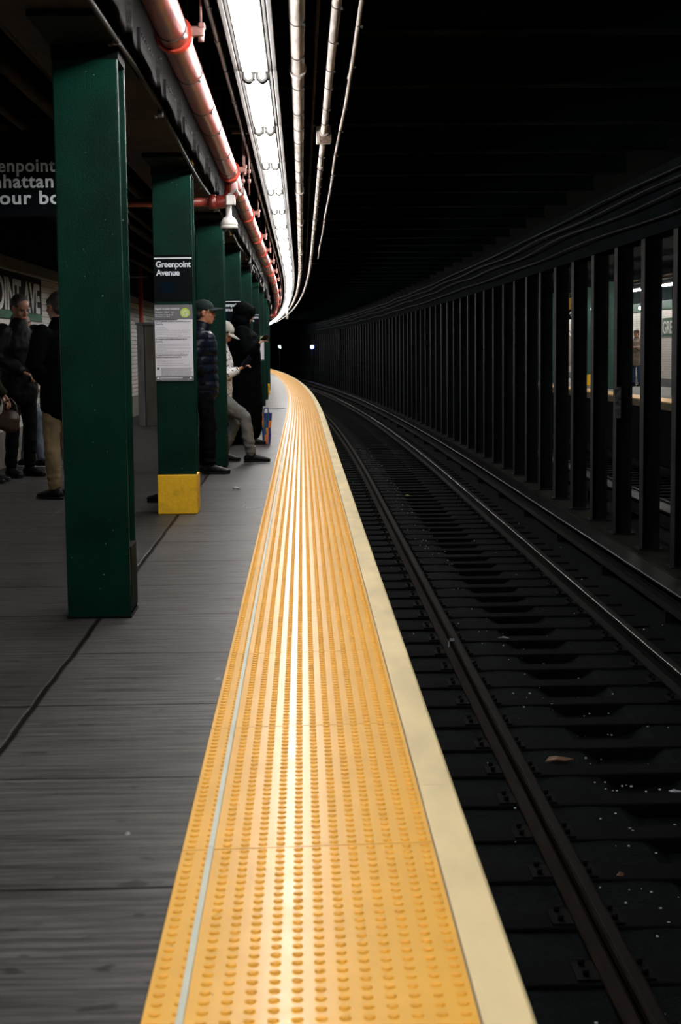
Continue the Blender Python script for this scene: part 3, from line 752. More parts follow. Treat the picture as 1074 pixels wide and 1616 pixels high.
# ================================================================== OUR TRACK
def rail_profile(x, z):
    return [(x-.068, z-.152), (x+.068, z-.152), (x+.066, z-.140), (x+.012, z-.122), (x+.009, z-.05), (x+.034, z-.038), (x+.034, z-.006), (x+.026, z), (x-.026, z), (x-.034, z-.006), (x-.034, z-.038), (x-.009, z-.05), (x-.012, z-.122), (x-.066, z-.140)]
RX = (1.232, 2.752)
for i, x in enumerate(RX+(5.6, 7.12)):
    r = empty('running_rail', (0, 0, 0), 0, ['steel running rail nearest the platform edge', 'second running rail of the near track, with a thin bright glint', 'running rail beyond the row of posts, nearer of the two', 'running rail beyond the posts, below the opposite platform'][i], 'rail', 'running rails')
    S2 = srange(3.5 if i < 2 else 8, END-2)
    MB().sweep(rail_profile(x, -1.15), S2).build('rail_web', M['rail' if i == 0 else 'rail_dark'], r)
    xo, wd = (x, .022)
    if i: MB().sweep([(x-.0355, -1.164), (x-.0345, -1.157), (x-.0300, -1.1515), (x-.0255, -1.1495), (x-.0255, -1.155), (x-.03, -1.164)], S2, smooth=True).build('gauge_corner', M['railtop_bright'], r)
    MB().sweep([(xo-wd, -1.149), (xo+wd, -1.149), (xo+wd*.9, -1.1475), (xo-wd*.9, -1.1475)], S2).build('polished_running_face', M['railtop'], r)
def make_tie(xc):
    root = empty('railroad_tie')
    MB().bbox(-1.15, 1.15, -.11, .11, -1.47, -1.316, .012).build('timber', M['tie'], root)
    for dx in (-.76, .76):
        p = MB(); p.bbox(dx-.16, dx+.16, -.09, .09, -1.318, -1.304, .003)
        for ex in (-.12, .12):
            for ey in (-.055, .055): p.cyl((dx+ex, ey, -1.30), (dx+ex, ey, -1.275), .013, 8)
        p.build('tie_plate', M['tie_plate'], root)
    return root
tp = make_tie(0); first = True
for xc, s0, s1, lab, grp in ((1.992, 3.6, 118, 'dark timber tie under the near track running rails', 'ties of the near track'), (6.36, 22, 80, 'dark timber tie under the track beyond the posts', 'ties of the far track')):
    s = s0; n = 0
    while s < s1:
        o = tp if first else copy_tree(tp); first = False
        o.location = P(s, xc, 0); o.rotation_euler = (0, 0, head(s)); tag(o, lab, 'railroad tie', grp); s += .61
# third rails
for i, x in enumerate((3.42, 4.95)):
    r = empty('third_rail', (0, 0, 0), 0, ['third rail with dark cover board beside the foot of the posts', 'third rail with cover board on the far side of the posts'][i], 'third rail')
    S2 = srange(6, END-2)
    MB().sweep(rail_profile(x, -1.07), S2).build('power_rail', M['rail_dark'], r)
    MB().sweep([(x-.12, -1.0), (x+.1, -1.0), (x+.1, -.975), (x-.112, -.975), (x-.12, -.983)], S2).build('cover_board', M['third'], r)
    MB().sweep([(x+.1, -1.16), (x+.125, -1.16), (x+.125, -.97), (x+.1, -.97)], S2).build('side_guard', M['third'], r)
    bm_ = MB().box(-.09, .12, -.04, .04, -1.40, -1.222).box(.1, .14, -.03, .03, -1.40, -.975).mesh('rail_bracket', M['tie_plate'])
    s = 8
    while s < 90:
        o = bpy.data.objects.new('bracket', bm_); COL.objects.link(o); o.parent = r; o.location = P(s, x, 0); s += 3.05
# litter in the track
def scrap(name, s, x, z, r, m, label, cat, sx=1.0):
    mb = MB(); rnd = random.Random(int(s*100)); n = 7
    top = [Vector((r*sx*math.cos(2*PI*i/n)*rnd.uniform(.6, 1.1), r*math.sin(2*PI*i/n)*rnd.uniform(.6, 1.1), rnd.uniform(.01, .03))) for i in range(n)]
    o0 = len(mb.v); mb.v += [Vector((0, 0, .035))]+top+[t-Vector((0, 0, .008)) for t in top]
    for i in range(n):
        j = (i+1) % n; mb.face((0, 1+i, 1+j)); mb.face((1+i, 1+n+i, 1+n+j, 1+j))
    mb.face([1+n+i for i in range(n)][::-1])
    o = mb.build(name, m); o.location = (x, s, z); tag(o, label, cat); return o
scrap('paper_scrap', 8.75, 2.14, -1.385, .035, M['paper'], 'crumpled pale paper scrap lying between the near track rails', 'litter', 1.3)
scrap('plastic_wrapper', 7.62, 2.0, -1.395, .03, M['redscrap'], 'bright red wrapper at the right edge of the photo between the rails', 'litter')
scrap('straw', 13.35, 1.74, -1.33, .008, M['paper'], 'thin pale straw lying flat between the near rails', 'litter', 7)
scrap('wood_chip', 9.3, 1.55, -1.325, .05, M['rust'], 'rusty brown plate lying on the ties right of the nearest rail', 'litter', 1.8)
scrap('cardboard_scrap', 7.2, 1.50, -1.33, .012, M['rust'], 'tiny orange scrap on the dark track bed in the foreground', 'litter', 1.6)
scrap('leaf', 26.8, 1.8, -1.33, .05, mat('yellow_leaf', (.35, .25, .08), .6), 'small yellowish leaf between the rails far down the track', 'litter')
bk = MB().box(0, .05, 0, .006, .03, .05).box(0, .012, 0, .006, -.02, .05).build('metal_clip', M['paper']); bk.location = (1.16, 12.4, -1.18); tag(bk, 'small bright bent metal clip against the nearest rail', 'clip')
gr = MB(); rnd = random.Random(11)
for i in range(700):
    s = 5+35*rnd.random()**1.5; x = (1.72 if rnd.random() < .6 else 2.0)+rnd.gauss(0, .16)+.1*math.sin(s*.9)
    if rnd.random() < .18: x = rnd.uniform(.5, 3.3)
    z = -1.335 if (x < 1.78 or x > 2.25) else -1.40
    q = P(s, x, z+.012); r_ = rnd.uniform(.0015, .0055)
    gr.box(q.x-r_, q.x+r_*1.5, q.y-r_, q.y+r_, q.z, q.z+r_*1.4, None)
tag(gr.build('pale_grit', M['grit']), 'tiny pale glinting grit specks scattered on the dark track bed', 'grit', kind='stuff')

# ================================================================== CENTRE POSTS
pm = MB()
pm.bbox(-.10, -.085, -.10, .10, -1.12, 2.44, .003); pm.bbox(.085, .10, -.10, .10, -1.12, 2.44, .003); pm.box(-.085, .085, -.008, .008, -1.12, 2.44)
pm_me = pm.mesh('post_shaft', M['post'])
pb_me = MB().bbox(-.14, .14, -.13, .13, -1.122, -1.10, .004).mesh('post_base', M['post'])
posts = []; s = 16.2-1.54*2; k = 0
while s < 126:
    r = empty('steel_post', P(s, 4.0, 0), head(s), 'charcoal steel post standing in the row between the two tracks', 'post', 'posts between the tracks')
    for nm, me in (('shaft', pm_me), ('base_plate', pb_me)):
        o = bpy.data.objects.new(nm, me); COL.objects.link(o); o.parent = r
    posts.append(r); s += 1.54; k += 1
for i, t in ((2, 'post at the right edge of the photo, nearest in the row between the tracks'), (3, 'second nearest charcoal post, just right of the opposite person in the coat'), (4, 'third nearest charcoal post, left of the opposite person in the coat'),
             (5, 'fourth nearest charcoal post, with the small grey plate low on its side')):
    tag(posts[i], t)
cb2 = empty('post_header_beam', (0, 0, 0), 0, 'dark steel header beam along the tops of the centre posts', 'beam')
MB().sweep(rect(3.88, 4.12, 2.44, 2.47), srange(11, END-2)).build('lower_flange', M['ceiling'], cb2)
MB().sweep(rect(3.97, 4.03, 2.47, 3.2), srange(11, END-2)).build('web', M['ceiling'], cb2)
pt = P(16.2+1.54*2-.12, 3.89, 0)
tag(MB().box(pt.x-.02, pt.x+.06, pt.y-.01, pt.y+.005, .34, .73).build('number_plate', mat('scuffed_grey_plate', (.11, .11, .11), .7, var=.5, vscale=20)), 'small scuffed grey plate fixed low on a centre post', 'plate')
for i, (x, z, a, m_) in enumerate(((3.84, 2.93, .035, 'cable_grey'), (3.85, 2.80, .05, 'cable_grey'), (3.86, 2.62, .03, 'cable'), (3.86, 3.05, .02, 'cable'))):
    pts = []; s = 11
    while s < 110: pts.append((P(s, x+.02*math.sin(s*.7+i), z+a*.35*math.sin(s*.8+i*2)+a*.3*math.sin(s*.37)), .014)); s += 1.0
    tag(MB().chain(pts, 8, ref=Vector((0, 0, 1))).build('sagging_cable', M[m_]), ['upper dusty cable sagging above the centre posts', 'lower dusty cable sagging above the centre posts', 'dark cable close above the tops of the centre posts', 'topmost dark cable against the ceiling above the centre posts'][i], 'cable')

# ================================================================== OPPOSITE PLATFORM
OE, OW = 7.95, 11.25
S3 = srange(18, 110)
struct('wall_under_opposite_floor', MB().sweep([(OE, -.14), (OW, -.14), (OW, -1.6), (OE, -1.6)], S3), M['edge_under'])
struct('opposite_floor', MB().sweep([(OE, 0), (OW, 0), (OW, -.14), (OE, -.14)], S3), mat('far_grey_concrete', (.16, .155, .15), .7, var=.2))
struct('wall_right', MB().sweep([(OW, .25), (OW, 2.35)], S3, closed=False, uvw='z'), M['tile_far'])
struct('baseboard_right', MB().sweep(rect(OW-.02, OW+.1, 0, .25), S3), mat('far_grey_skirting', (.14, .135, .13), .8))
struct('trim_4', MB().sweep(rect(OW-.03, OW+.1, 2.35, 2.62), S3), mat('far_green_band', (.01, .05, .035), .5))
struct('trim_5', MB().sweep(rect(OW-.03, OW+.1, 2.62, 3.6), S3), M['ceiling'])
s = 26; k = 0
otile = MB().bbox(0, .62, .003, 2.437, -.01, .012, .004).mesh('panel', mat('far_yellow_panel', (.9, .52, .12), .45, var=.05))
while s < 95:
    o = bpy.data.objects.new('tactile_panel', otile); COL.objects.link(o); o.location = P(s, OE-.005, 0); o.rotation_euler = (0, 0, head(s+1.2)); s += 2.44
    tag(o, 'plain looking yellow warning panel on the edge of the opposite platform', 'tactile paving', 'yellow panels of the opposite platform')
ob = MB().sweep([(OE-.03, -.16), (OE, -.16), (OE, -.02), (OE-.03, -.02)], S3).build('edge_fascia', mat('far_dull_edge', (.12, .09, .05), .8)); tag(ob, 'dull brown fascia board below the opposite yellow edge', 'fascia')
fo = make_fixture('opp_tube', False)
tag(fo, 'twin tube fluorescent batten glowing above the opposite platform', 'ceiling light', 'fluorescent battens above the opposite platform')
first = True; s = 30
while s < 100:
    o = fo if first else copy_tree(fo); first = False
    o.location = P(s, 10.6, 2.965); o.rotation_euler = (0, 0, head(s+1.2)); s += 2.48
for i, z in enumerate((3.12, 3.25)):
    tag(MB().sweep(circ(10.2+.3*i, z, .035), srange(28, 90), smooth=True).build('ceiling_pipe', M['conduit']), ['lower pale pipe under the ceiling of the opposite platform', 'upper pale pipe under the ceiling of the opposite platform', 'lowest pale pipe beside the lamps of the opposite platform'][i], 'pipe')
# opposite columns
occ = empty('steel_column')
MB().bbox(-.14, .14, -.13, -.11, 0, 3.1, .004).bbox(-.14, .14, .11, .13, 0, 3.1, .004).box(-.012, .012, -.11, .11, 0, 3.1).build('shaft', mat('far_green_paint', (.006, .075, .052), .4, var=.2), occ)
first = True
opp_cols = []
for i, (s, x) in enumerate(((38, 9.3), (45.0, 9.16), (49.4, 9.39), (54, 9.12), (58.5, 9.45), (63, 9.6), (67.6, 9.5), (73, 9.5), (81, 9.5))):
    o = occ if first else copy_tree(occ); first = False
    o.location = P(s, x, 0); tag(o, ['green column on the opposite platform nearest the coat wearer', 'green column with bright edge on the opposite platform, right of the yellow-based one', 'green column on the opposite platform with a yellow base and a dotted strip', 'green column on the opposite platform near the orange sign', ][i] if i < 4 else 'distant green column on the opposite platform', 'column', 'columns of the opposite platform'); opp_cols.append(o)
yb = MB().bbox(-.15, .15, -.14, .14, 0, .36, .008).build('yellow_base', M['yellow_paint'], opp_cols[2])
dots = MB()
for k in range(13): dots.box(.10, .135, -.139, -.13, .52+k*.135, .545+k*.135)
dots.build('dotted_strip', M['white_letter'], opp_cols[2])
dl = empty('small_lamp', P(49.2, 9.42, 2.42), 0, 'small round white lamp high on the dotted opposite column', 'lamp'); MB().ell((0, -.05, 0), (.055, .055, .055)).build('globe', emit('globe_glow', (.9, 1, .95), 5), dl); MB().cyl((0, -.03, 0), (0, .06, 0), .02, 8).build('stem', M['steel'], dl)
dl2 = empty('small_lamp', P(46, 10.19, 2.36), 0, 'small round white lamp left of the nearest opposite fluorescent light', 'lamp'); MB().ell((0, 0, 0), (.05, .05, .05)).build('globe', bpy.data.materials['globe_glow'], dl2); MB().cyl((0, 0, 0), (0, 0, 1.1), .01, 8).build('stem', M['steel'], dl2)
# orange and black sign with a 6
sg = empty('hanging_sign', P(50.5, 8.99, .03), 0, 'small orange plate over a black plate with a white 6 across the tracks', 'sign')
MB().bbox(-.28, .30, 0, .02, 2.42, 2.80, .004).build('orange_plate', M['orange_sign'], sg)
MB().bbox(-.28, .30, 0, .02, 2.10, 2.42, .004).build('black_plate', M['black'], sg)
text_mesh('lettering', '6', w=.15, h=.2, bold=.04, mat_=M['white_letter'], parent=sg, loc=(-.06, -.004, 2.16))
text_mesh('lettering', 'S', w=.07, h=.11, bold=.03, mat_=M['black'], parent=sg, loc=(.0, -.004, 2.49))
MB().cyl((0, .01, 2.8), (0, .01, 3.5), .015, 8).build('hanger_rod', M['steel'], sg)
# opposite wall sign GREENPOINT
ws = empty('wall_name_tablet', P(46.3, OW-.012, 1.52), head(47), 'green wall tablet starting GREE on the opposite white tiled wall', 'mosaic sign')
MB().box(-.012, 0, -4.2, 1.2, 0, .56).build('green_field', bpy.data.materials['far_green_band'], ws)
text_mesh('lettering', 'GREENPOINT AVE', w=5.1, h=.36, bold=.02, mat_=mat('far_white_letters', (.6, .6, .58), .5), parent=ws, loc=(-.02, 1.08, .1), rot=(PI/2, 0, -PI/2))
# opposite: sloping stair panel
sp_ = empty('sloping_balustrade', P(53.8, 9.72, 0), 0, 'pale sloping stair side panel on the opposite platform below the orange sign', 'stair side')
q = MB(); o0 = len(q.v); q.v += [Vector(v) for v in ((-.6, 0, .6), (.7, 0, .6), (.7, 0, .75), (-.6, 0, 2.15), (-.6, .1, .6), (.7, .1, .6), (.7, .1, .75), (-.6, .1, 2.15))]
for f_ in ((0, 1, 2, 3), (4, 7, 6, 5), (0, 4, 5, 1), (1, 5, 6, 2), (2, 6, 7, 3), (3, 7, 4, 0)): q.face(f_)
q.build('panel', M['wood_far'], sp_); MB().chain([((-.6, -.03, 2.3), .03), ((.7, -.03, .9), .03)], 8).build('handrail', M['conduit'], sp_)
# signals far down the tunnel
bl = empty('blue_signal_lamp', P(112, 3.82, 1.46), 0, 'small bright blue lamp far down the dark tunnel', 'lamp')
bl.location = (.735, 112, 1.455)
MB().ell((0, 0, 0), (.125, .125, .125)).build('globe', M['blue_lamp'], bl); MB().bbox(-.09, .09, .06, .2, -.15, .15, .01).build('back_box', M['black'], bl); MB().cyl((0, .1, -.1), (0, .1, -2.8), .03, 8).build('stand', M['black'], bl)
wl = empty('white_signal_lamp', (-1.32, 92, 1.47), 0, 'tiny white lamp on a dark stand just above the far end of the yellow strip', 'lamp')
MB().ell((0, 0, 0), (.08, .05, .06)).ell((.05, 0, -.08), (.04, .04, .06)).build('globe', M['white_lamp'], wl); MB().bbox(-.1, .1, .04, .14, -.14, .12, .01).build('back_box', M['black'], wl); MB().cyl((0, .09, -.1), (0, .09, -2.8), .02, 8).build('stand', M['black'], wl)
hp = empty('hanging_stub', P(54, -.19, -.08), 0, 'short bright vertical stub hanging below the conduits at the far bend', 'pipe stub')
MB().cyl((0, 0, 2.38), (0, 0, 3.02), .045, 10).build('stub_tube', M['fixture'], hp)
# chalk arc and pale spots on the platform
ar = MB(); pts = []
for k in range(25):
    a = 2.2+k*.17; rr_ = .075+.012*math.sin(k*1.7)
    pts.append((Vector((-.40+rr_*math.cos(a)*1.1, 12.35+.42*math.sin(a), .001)), .004, .0012))
ar.chain(pts, 6, ref=Vector((1, 0, 0))); tag(ar.build('chalk_arc', M['chalk']), 'thin white chalk loop scrawled on the platform beside the yellow strip', 'chalk mark')
scrap('paper_scrap', 13.57, -.60, 0, .035, M['paper'], 'small white paper scrap on the platform between column and yellow strip', 'litter')
scrap('gum_spot', 5.70, -.325, -.025, .02, M['chalk'], 'pale spot on the concrete against the edge of the yellow strip', 'litter')
scrap('gum_spot', 3.84, -.46, -.028, .010, M['chalk'], 'tiny pale speck on the dark foreground concrete', 'litter')
tag(MB().box(-1.02, -.36, 32.6, 32.68, .001, .012).build('threshold_strip', M['paper']), 'thin pale strip lying across the platform far away by the yellow panels', 'strip')

# ================================================================== PEOPLE
def V3(*a): return Vector(a)
def figure(name, label, loc, rz, top, legs, shoes, skin='skin_tan', pose=None, lean=(0, 0), hip=.93, scale=1.0, puffy=.0, quilt=0, hem=.80, coat_r=1.0, head_tilt=(0, 0), look=0.0,
           hair=True, hood=False, cap=None, glasses=False, cuffs=None, white_sole=False, beard=False, voxel=.011, hand_spread=1.0, group=None):
    """one person facing +y before turning; pose overrides joints (metres, local)"""
    p = pose or {}
    hx, hy = lean                                  # how far the neck sits from above the hip
    J = dict(hip=V3(0, 0, hip), chest=V3(hx*.55, hy*.55, hip+.33), neck=V3(hx, hy, hip+.53), head=V3(hx*1.05, hy+.03, hip+.695))
    for sd, sx in (('r', 1), ('l', -1)):
        J['sh_'+sd] = J['neck']+V3(sx*.185, -.005, -.06); J['el_'+sd] = J['sh_'+sd]+V3(sx*.05, -.02, -.28); J['wr_'+sd] = J['el_'+sd]+V3(-sx*.01, .07, -.24)
        J['hp_'+sd] = J['hip']+V3(sx*.09, 0, -.02); J['kn_'+sd] = V3(sx*.10, .02, .50); J['an_'+sd] = V3(sx*.11, -.02, .085)
        J['toe_'+sd] = None; J['hd_'+sd] = None
    for k_, v in p.items(): J[k_] = Vector(v)
    for sd, sx in (('r', 1), ('l', -1)):
        if J['toe_'+sd] is None: J['toe_'+sd] = J['an_'+sd]+V3(sx*.02, .15, -.05)
        if J['hd_'+sd] is None: J['hd_'+sd] = J['wr_'+sd]+(J['wr_'+sd]-J['el_'+sd]).normalized()*.09+V3(0, .01, 0)
    root = empty(name, loc, rz, label, 'person', group); root.scale = (scale,)*3
    lr = lambda a, b, t: a.lerp(b, t)
    # --- body (one continuous surface)
    b = MB()
    b.chain([(J['hip']-V3(0, 0, .05), .13, .10), (J['hip']+V3(0, 0, .07), .135, .10), (lr(J['hip'], J['chest'], .6), .13, .095), (J['chest'], .155, .11), (lr(J['chest'], J['neck'], .6), .15, .09), (J['neck']-V3(0, 0, .02), .07, .06)], 16)
    for sd in 'rl':
        b.chain([(J['hp_'+sd], .08), (lr(J['hp_'+sd], J['kn_'+sd], .5), .072), (J['kn_'+sd], .052), (lr(J['kn_'+sd], J['an_'+sd], .35), .052), (J['an_'+sd], .036)], 12)
        fz = J['an_'+sd].z-.085; fd = J['toe_'+sd]-J['an_'+sd]; fd.z = 0; fd = fd.normalized(); fb = V3(J['an_'+sd].x, J['an_'+sd].y, fz)
        b.chain([(fb+V3(0, 0, .06), .030), (fb+fd*.05+V3(0, 0, .04), .028, .018), (fb+fd*.13+V3(0, 0, .032), .026, .010)], 10, ref=fd.cross(V3(0, 0, 1)))
        b.chain([(J['sh_'+sd], .055), (lr(J['sh_'+sd], J['el_'+sd], .5), .046), (J['el_'+sd], .037), (lr(J['el_'+sd], J['wr_'+sd], .3), .038), (J['wr_'+sd], .026)], 10)
        # hand: palm, four fingers with two bends, thumb
        w_, h_ = J['wr_'+sd], J['hd_'+sd]; d = (h_-w_).normalized(); side = d.cross(V3(0, 0, 1))
        side = side.normalized() if side.length > .3 else V3(1, 0, 0); nrm = side.cross(d).normalized(); sx = 1 if sd == 'r' else -1
        b.chain([(w_, .022, .018), (w_+d*.05, .036, .015), (w_+d*.085, .038, .013)], 10, ref=side)
        curl = -nrm if nrm.z > 0 else nrm
        for i, L_ in enumerate((.066, .074, .070, .055)):
            o_ = w_+d*.085+side*((i-1.5)*.021*hand_spread); q1 = o_+d*L_*.45+curl*.006; q2 = q1+d*L_*.3+curl*.018; q3 = q2+d*L_*.1+curl*.024
            b.chain([(o_, .0088), (q1, .0084), (q2, .0078), (q3, .0068)], 8, ref=side)
        t0 = w_+d*.03-side*.028*sx; b.chain([(t0, .012), (t0-side*.022*sx+d*.028+curl*.008, .0105), (t0-side*.022*sx+d*.06+curl*.018, .009)], 8, ref=side)
    # head
    H_ = J['head']; pitch, roll = head_tilt
    R = Matrix.Rotation(look, 4, 'Z') @ Matrix.Rotation(-pitch, 4, 'X') @ Matrix.Rotation(roll, 4, 'Y')
    hp = lambda x, y, z: H_+(R @ V3(x, y, z))
    R3 = R.to_3x3()
    b.chain([(J['neck']-V3(0, 0, .03), .058, .056), (lr(J['neck'], hp(0, -.02, -.06), .6), .054, .056), (hp(0, -.015, -.03), .056, .06)], 14)
    b.ell(hp(0, -.012, .035), (.077, .098, .085), 18, 12, R3); b.ell(hp(0, .022, -.03), (.060, .068, .085), 16, 10, R3)
    b.ell(hp(0, .050, -.088), (.032, .032, .025), 12, 8, R3); b.ell(hp(0, .072, .022), (.05, .016, .014), 12, 8, R3)
    b.chain([(hp(0, .082, .018), .009), (hp(0, .100, -.012), .012), (hp(0, .106, -.026), .014, .010), (hp(0, .088, -.034), .014, .009)], 10, ref=R3 @ V3(1, 0, 0))
    b.ell(hp(0, .082, -.056), (.024, .012, .007), 10, 6, R3); b.ell(hp(0, .080, -.068), (.021, .012, .008), 10, 6, R3)
    for sx in (-1, 1):
        b.ell(hp(sx*.076, -.008, -.008), (.010, .020, .032), 10, 8, R3); b.ell(hp(sx*.040, .058, -.028), (.022, .022, .02), 10, 8, R3)
    body = remeshed(b, 'body', M[skin], .0075 if not hood else .011, root, 2)
    e = MB()
    for sx in (-1, 1): e.ell(hp(sx*.031, .077, .004), (.013, .008, .007), 10, 6, R3)
    e.build('eyes', M['eye_dark'], root)
    e = MB()
    for sx in (-1, 1): e.chain([(hp(sx*.014, .089, .022), .004), (hp(sx*.034, .087, .027), .0045), (hp(sx*.054, .076, .021), .003)], 6, ref=R3 @ V3(0, 0, 1))
    e.build('eyebrows', M['hair'], root)
    e = MB(); e.chain([(hp(-.024, .088, -.062), .004), (hp(0, .094, -.061), .006), (hp(.024, .088, -.062), .004)], 8, ref=R3 @ V3(0, 0, 1)); e.build('lips', M['lips'], root)
    if hair and not hood:
        h = MB(); h.ell(hp(0, -.028, .048), (.083, .095, .086), 18, 12, R3); h.ell(hp(0, -.055, -.005), (.074, .06, .07), 16, 10, R3)
        for sx in (-1, 1): h.ell(hp(sx*.068, .02, .045), (.014, .03, .03), 10, 8, R3)
        remeshed(h, 'hair', M['hair'], .009, root, 1, post=lambda c: .003*noise.noise(c*90))
    if beard:
        h = MB(); h.ell(hp(0, .03, -.078), (.056, .058, .035), 14, 8, R3); h.build('beard', M['hair'], root)
    # --- jacket
    cr = coat_r; g = puffy
    j = MB()
    hemc = J['hip']+V3(0, 0, hem-hip)
    pts = [(hemc, .175*cr+g, .14*cr+g)]
    if hem < .6: pts.append((lr(hemc, J['hip'], .5), .18*cr+g, .15*cr+g))
    pts += [(J['hip']+V3(0, 0, .06), .168*cr+g, .135*cr+g), (lr(J['hip'], J['chest'], .6), .165*cr+g, .13*cr+g), (J['chest'], .185*cr+g*.9, .142*cr+g*.9), (lr(J['chest'], J['neck'], .55), .18*cr+g*.7, .125*cr+g*.6), (J['neck']-V3(0, 0, .03), .10+g*.5, .09+g*.4), (J['neck']+V3(0, .0, .03), .075+g*.3, .075+g*.3)]
    j.chain(pts, 20)
    for sd in 'rl':
        j.chain([(J['sh_'+sd]-V3(0, 0, .0), .076+g*.6), (lr(J['sh_'+sd], J['el_'+sd], .5), .066+g*.8), (J['el_'+sd], .058+g*.8), (lr(J['el_'+sd], J['wr_'+sd], .5), .052+g*.7), (lr(J['el_'+sd], J['wr_'+sd], .92), .044+g*.4)], 14)
    if hood:
        j.ell(hp(0, -.03, .03), (.112, .135, .13), 20, 14, R3); j.ell(hp(0, -.05, -.08), (.12, .12, .10), 18, 10, R3); j.chain([(hp(0, .075, .075), .08, .05), (hp(0, .085, .02), .09, .04)], 14, ref=R3 @ V3(1, 0, 0))
    sd_ = Vector((rz*3, loc[1], 0))
    def fold(c):
        f = .009*noise.noise(Vector((c.x*7, c.y*7, c.z*13))+sd_)+.004*noise.noise(c*26+sd_)
        if quilt: f += -.013*max(0, 1-abs(((c.z+.05*c.x)/quilt) % 1-.5)*-0+ -1+abs(math.sin(PI*c.z/quilt))*-1+1)**6+.0+.006*abs(math.sin(PI*c.z/quilt))
        return f
    jk = remeshed(j, 'coat' if hem < .6 else 'jacket', M[top], voxel, root, 2, post=fold)
    # --- trousers
    t = MB()
    t.chain([(J['hip']-V3(0, 0, .06), .145, .12), (J['hip']+V3(0, 0, .06), .15, .12)], 16)
    for sd in 'rl':
        t.chain([(J['hp_'+sd], .098, .098), (lr(J['hp_'+sd], J['kn_'+sd], .5), .086), (J['kn_'+sd], .070), (lr(J['kn_'+sd], J['an_'+sd], .45), .066), (lr(J['kn_'+sd], J['an_'+sd], .93), .058)], 14)
    remeshed(t, 'trousers', M[legs], voxel, root, 2, post=lambda c: .010*noise.noise(Vector((c.x*9, c.y*9, c.z*(16 if c.z > .25 else 34)))+sd_)+.005*noise.noise(c*30))
    if cuffs:
        for sd in 'rl':
            w_ = lr(J['el_'+sd], J['wr_'+sd], .55); remeshed(MB().chain([(w_, .060+g*.6), (lr(J['el_'+sd], J['wr_'+sd], .8), .06+g*.5), (lr(J['el_'+sd], J['wr_'+sd], .95), .045)], 14), 'sleeve', M[cuffs], .009, root, 1)
    # --- shoes
    for sd in 'rl':
        a, q = J['an_'+sd], J['toe_'+sd]; f = (q-a); f.z = 0; f = f.normalized(); zb = a.z-.085
        base = V3(a.x, a.y, zb)
        up = MB(); up.chain([(base-f*.055+V3(0, 0, .045), .036, .042), (base+V3(0, 0, .055), .040, .052), (base+f*.07+V3(0, 0, .045), .043, .040), (base+f*.145+V3(0, 0, .033), .044, .030), (base+f*.19+V3(0, 0, .028), .036, .022)], 14, ref=f.cross(V3(0, 0, 1)))
        up.chain([(base+V3(0, 0, .06), .044), (base+V3(0, 0, .11), .046)], 12)
        sh = remeshed(up, 'shoe', M[shoes], .008, root, 2)
        sl = MB(); sl.chain([(base-f*.075+V3(0, 0, .013), .034, .013), (base-f*.02+V3(0, 0, .013), .040, .013), (base+f*.06+V3(0, 0, .013), .041, .013), (base+f*.14+V3(0, 0, .013), .047, .013), (base+f*.195+V3(0, 0, .014), .036, .012)], 12, ref=f.cross(V3(0, 0, 1)))
        sl.build('sole', M['shoe_white' if white_sole else 'shoe_black'], sh)
    if cap:
        c = MB(); c.ell(hp(0, -.014, .052), (.089, .108, .084), 22, 14, R3)
        cp_ = remeshed(c, 'cap', M[cap], .008, root, 1)
        # trim the cap below the brow line
        bm = bmesh.new(); bm.from_mesh(cp_.data)
        bmesh.ops.bisect_plane(bm, geom=bm.verts[:]+bm.edges[:]+bm.faces[:], plane_co=hp(0, 0, .030), plane_no=R3 @ V3(0, .18, -1), clear_outer=True)
        bm.to_mesh(cp_.data); bm.free()
        br = MB(); n = 14; o0 = 0
        for k_ in range(2):
            for i in range(n+1):
                a = PI*i/n; x = .078*math.cos(a); y = .050+.135*math.sin(a); z = .056-.010*math.sin(a)-5.2*x*x
                br.v.append(hp(x, y, z-.008*k_))
        m1 = len(br.v)
        for k_ in range(2):                       # midline points so the curved brim is filled evenly
            for i in range(n+1): x = .078*math.cos(PI*i/n); br.v.append(hp(x, .050, .058-5.2*x*x-.008*k_))
        for i in range(n):
            br.face((i, i+1, n+1+i+1, n+1+i)); br.face((i, i+1, m1+i+1, m1+i)); br.face((n+1+i, n+2+i, m1+n+2+i, m1+n+1+i)); br.face((m1+i, m1+i+1, m1+n+2+i, m1+n+1+i))
        br.build('brim', M[cap], cp_)
        MB().ell(hp(0, -.012, .137), (.009, .009, .005), 8, 5, R3).build('cap_button', M[cap], cp_)
    if glasses:
        gl = MB()
        for sx in (-1, 1):
            c0 = hp(sx*.032, .104, .004); n = 16; ps = []
            for i in range(n+1): a = 2*PI*i/n; ps.append((c0+R3 @ V3(.022*math.cos(a), 0, .015*math.sin(a)), .0022))
            gl.chain(ps, 6, ref=R3 @ V3(0, 1, 0), caps=False)
            gl.chain([(hp(sx*.054, .100, .008), .0022), (hp(sx*.078, .05, .008), .0022), (hp(sx*.082, -.01, .004), .0022)], 6, ref=V3(0, 0, 1))
        gl.chain([(hp(-.012, .106, .006), .002), (hp(.012, .106, .006), .002)], 6, ref=V3(0, 0, 1)); gl.build('glasses', M['metal_rim'], root)
    return root, J
RX_ = -PI/2            # faces the track
person = {}
# man in the dark cap at the third column
person['cap'] = figure('person', 'man in dark cap, glasses and navy puffer standing between the second and third columns', (-.99, 15.55, 0), RX_, 'navy_puffer', 'black_trousers', 'shoe_black', 'skin_tan',
    pose=dict(el_r=(.27, -.09, 1.14), wr_r=(.13, .03, 1.0), hd_r=(.07, .04, .97), el_l=(-.27, -.09, 1.14), wr_l=(-.13, .03, 1.0), hd_l=(-.07, .04, .97), kn_r=(.09, .06, .5), an_r=(.1, .06, .085)), puffy=.012, quilt=.085, cap='dark_cap', glasses=True, scale=.985, hem=.84)
